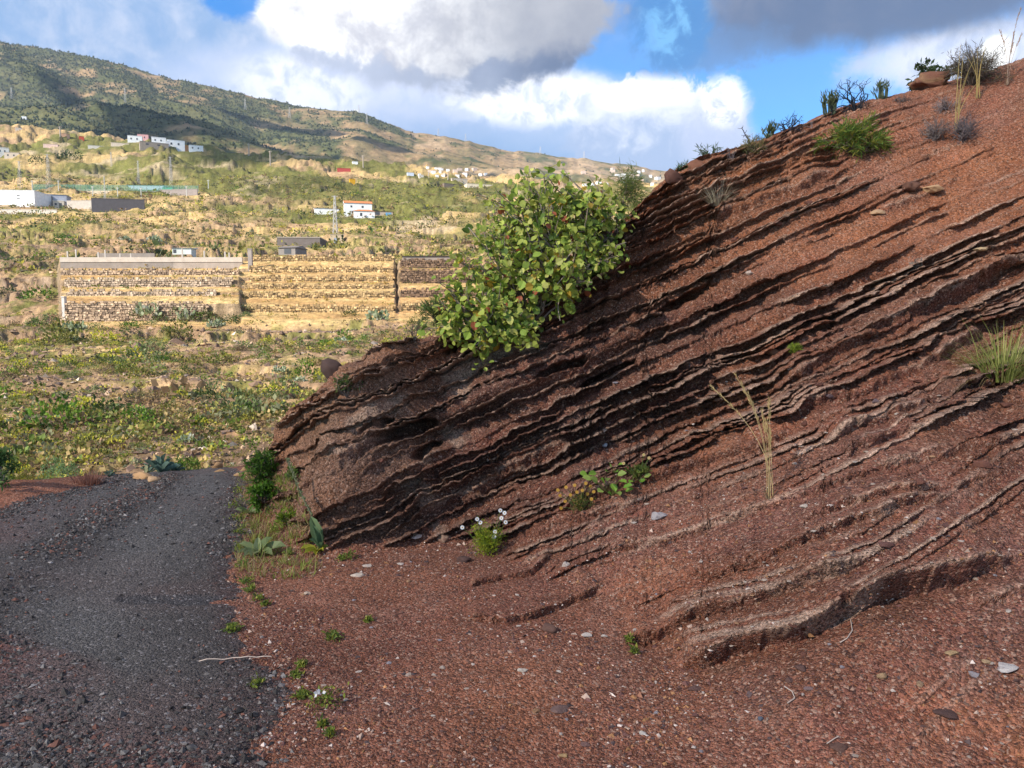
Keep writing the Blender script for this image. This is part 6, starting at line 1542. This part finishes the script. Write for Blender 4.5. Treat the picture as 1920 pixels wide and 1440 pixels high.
# agaves, red tussock and the shrub with bare stems at the left
def agave(px, py, hpx, label, n=13):
    b = hit([ground, slope_o], px, py)[0]; k = b[1] / F; rt = root_at('agave', b, label, 'agave')
    for i in range(n):
        a_ = i * 2.4; el_ = R(28 + 55 * (i / n)); d0 = np.array([math.cos(a_) * math.cos(el_), math.sin(a_) * math.cos(el_), math.sin(el_)])
        mb = MB(); L = hpx * k * RNG.uniform(.8, 1.05); up = unit(np.array([0, 0, 1]) - d0 * d0[2] + 1e-3)
        mb.leaves((LANCE[0] * np.array([1, 1, 1.8]), LANCE[1]), np.zeros((1, 3)), d0[None], up[None], L, L * .26, colours(1, [(.12, .19, .15), (.17, .24, .18), (.09, .14, .10)], [1, 1, 1])); put('leaf', mb.mesh('leaf', m_leaf), rt)
agave(303, 889, 40, 'tall blue green agave at the far road edge'); agave(278, 889, 22, 'small agave left of the tall agave'); agave(328, 887, 24, 'agave between the tall agave and the round bush'); agave(205, 895, 16, 'small grey agave beyond the red tussock')
tuft('', 0, 0, 38, 0, 0, 0) if False else None
b = hit([ground, slope_o], 168, 908)[0]; mb = MB(); blades(mb, 170, (0, 0, -.02), 22 / F * b[1], 34 / F * b[1], .006, .3, (.20, .085, .06), (.34, .17, .12), (0, 0), 4, .7)
thing_mesh('grass_tussock', mb.mesh('grass_tussock', m_leaf), b, 'reddish dry grass tussock at the far left road edge', 'grass')
b = hit([ground, slope_o], -8, 912)[0]; k = b[1] / F; rt = root_at('shrub', b, 'dark green bush on bare forked stems cut by the left edge', 'shrub')
mb = MB(); tips = []
for i in range(6): twigs(mb, (0, 0, 0), (RNG.uniform(-.5, .6), RNG.uniform(-.4, .4), 1), 34 * k, .02, 2, (.10, .085, .07), tips, .6, (2, 3), .3)
put('stems', mb.mesh('stems', m_wood), rt); tp = np.array([q_[0] for q_ in tips]); n = 700; j = RNG.integers(0, len(tp), n); mb = MB()
mb.leaves(DIAM, tp[j] + rnd_dir(n) * RNG.random((n, 1)) * 7 * k, rnd_dir(n, .3), rnd_dir(n, .4), .07 * np.ones(n), .02 * np.ones(n), colours(n, [(.08, .15, .04), (.12, .20, .05), (.05, .10, .03)], [1, 1, 1])); put('foliage', mb.mesh('foliage', m_leaf), rt)
# the slope's own shrubs
vx, vy = project(TV); visb = (vx > -60) & (vx < 960) & (vy > 330) & (vy < 905)
clump = fbm(TX * .09, TY * .09, None, 3, 700) + .5 * fbm(TX * .02, TY * .03, None, 2, 705)
w0 = visb * (1 - terr_mask(vx, TY)) * np.gradient(TY, axis=0)
def scatter(n, lo, hi, wmul, seed):
    w_ = (w0 * (TY > lo) * (TY < hi) * wmul).ravel(); r_ = np.random.default_rng(seed)
    i = r_.choice(w_.size, n, p=w_ / w_.sum())
    P_ = TV.reshape(-1, 3)[i].copy(); P_[:, 0] += r_.uniform(-.25, .25, n) * P_[:, 1] / 100
    return P_, i
P_, ii = scatter(235, 24, 104, (sst(clump, -.9, .9) + .08) * (60 / TY) ** .7, 1)
zone = lambda p: ('just beyond the road end' if p[1] < 38 else 'on the lower open slope' if p[1] < 55 else 'on the upper open slope' if p[1] < 78 else 'below the terrace walls') + (' towards the left edge' if p[0] / p[1] < -.52 else ' beside the outcrop' if p[0] / p[1] > -.30 else '')
for p in P_:
    kd = RNG.choice(6, p=[.24, .17, .08, .22, .12, .17]); z_ = zone(p)
    r_ = np.exp(RNG.normal(math.log(.66), .40)) * (.75 + p[1] / 160)
    sz_ = 'large ' if r_ > .95 else 'small ' if r_ < .55 else 'middling '
    plant_at(SM[kd][RNG.integers(3)], 'shrub', 0, 0, r_, sz_ + KINDS[kd][0] + ' scattered ' + z_, 'shrub', sz_ + KINDS[kd][0] + 's ' + z_, RNG.uniform(.9, 1.45), p)
def clumps(n, lo, hi, wmul, seed, leaves_, rad, pal, wts, lsz):
    P_, _ = scatter(n, lo, hi, wmul, seed); rs = rad * np.exp(RNG.normal(0, .4, n)); mb = MB()
    base = colours(n, pal, wts, .2); k = np.repeat(np.arange(n), leaves_); m_ = len(k)
    v = rnd_dir(m_, .4); v[:, 2] = np.abs(v[:, 2]); Q_ = P_[k] + v * (RNG.uniform(.2, 1, m_) * rs[k])[:, None] * np.array([1, 1, .7])
    mb.leaves(DIAM, Q_, unit(v + rnd_dir(m_)), rnd_dir(m_, .4), lsz * rs[k], lsz * .8 * rs[k], base[k] * RNG.uniform(.65, 1.3, (m_, 1)))
    return mb
PALV = [(.25, .23, .055), (.13, .18, .03), (.19, .19, .10), (.46, .41, .06), (.23, .15, .08), (.075, .10, .03), (.38, .27, .11)]
put('undergrowth', clumps(5600, 22, 108, (sst(clump, -.9, .6) + .16) * (1 + 1.5 * (TY < 45)), 2, 20, .34, PALV, [3, 2.2, 2, 1.4, 2.4, 1.2, 2.6], .36).mesh('undergrowth', m_leaf), kind='stuff', label='low dry undergrowth over the near part of the slope')
put('scrub', clumps(9000, 135, 640, sst(clump + .35, -.6, .5) * (TY / 200) ** .5 + .02, 3, 12, 1.0, PALV, [4, 1.4, 2, 1.4, 2.2, 1.6, 1.6], .40).mesh('scrub', m_leaf), kind='stuff', label='scrub covering the upper part of the slope')
wt = terr_mask(vx, TY) * visb * np.gradient(TY, axis=0)
w0b = w0; w0 = wt; put('terrace_weeds', clumps(700, 98, 142, 1.0, 4, 10, .32, [(.30, .25, .06), (.20, .20, .05), (.13, .16, .04), (.45, .32, .09)], [2, 1.5, 1, 2], .5).mesh('terrace_weeds', m_leaf), kind='stuff', label='weeds growing on the terraces'); w0 = w0b
P_, _ = scatter(5200, 22, 150, sst(-clump, -.5, .7) * (50 / TY) ** .6 + .05, 5)
sz = np.exp(RNG.normal(math.log(.16), .5, len(P_))) * (P_[:, 1] / 60) ** .5
VV, FF, CC = shards(P_, sz, colours(len(P_), [(.26, .17, .11), (.17, .11, .08), (.38, .26, .17), (.12, .085, .07), (.45, .36, .28)], [3, 3, 2, 2, .8]))
put('rubble', mesh_of('rubble', VV, FF, CC, [m_stone]), kind='stuff', label='broken stones and rubble over the slope')
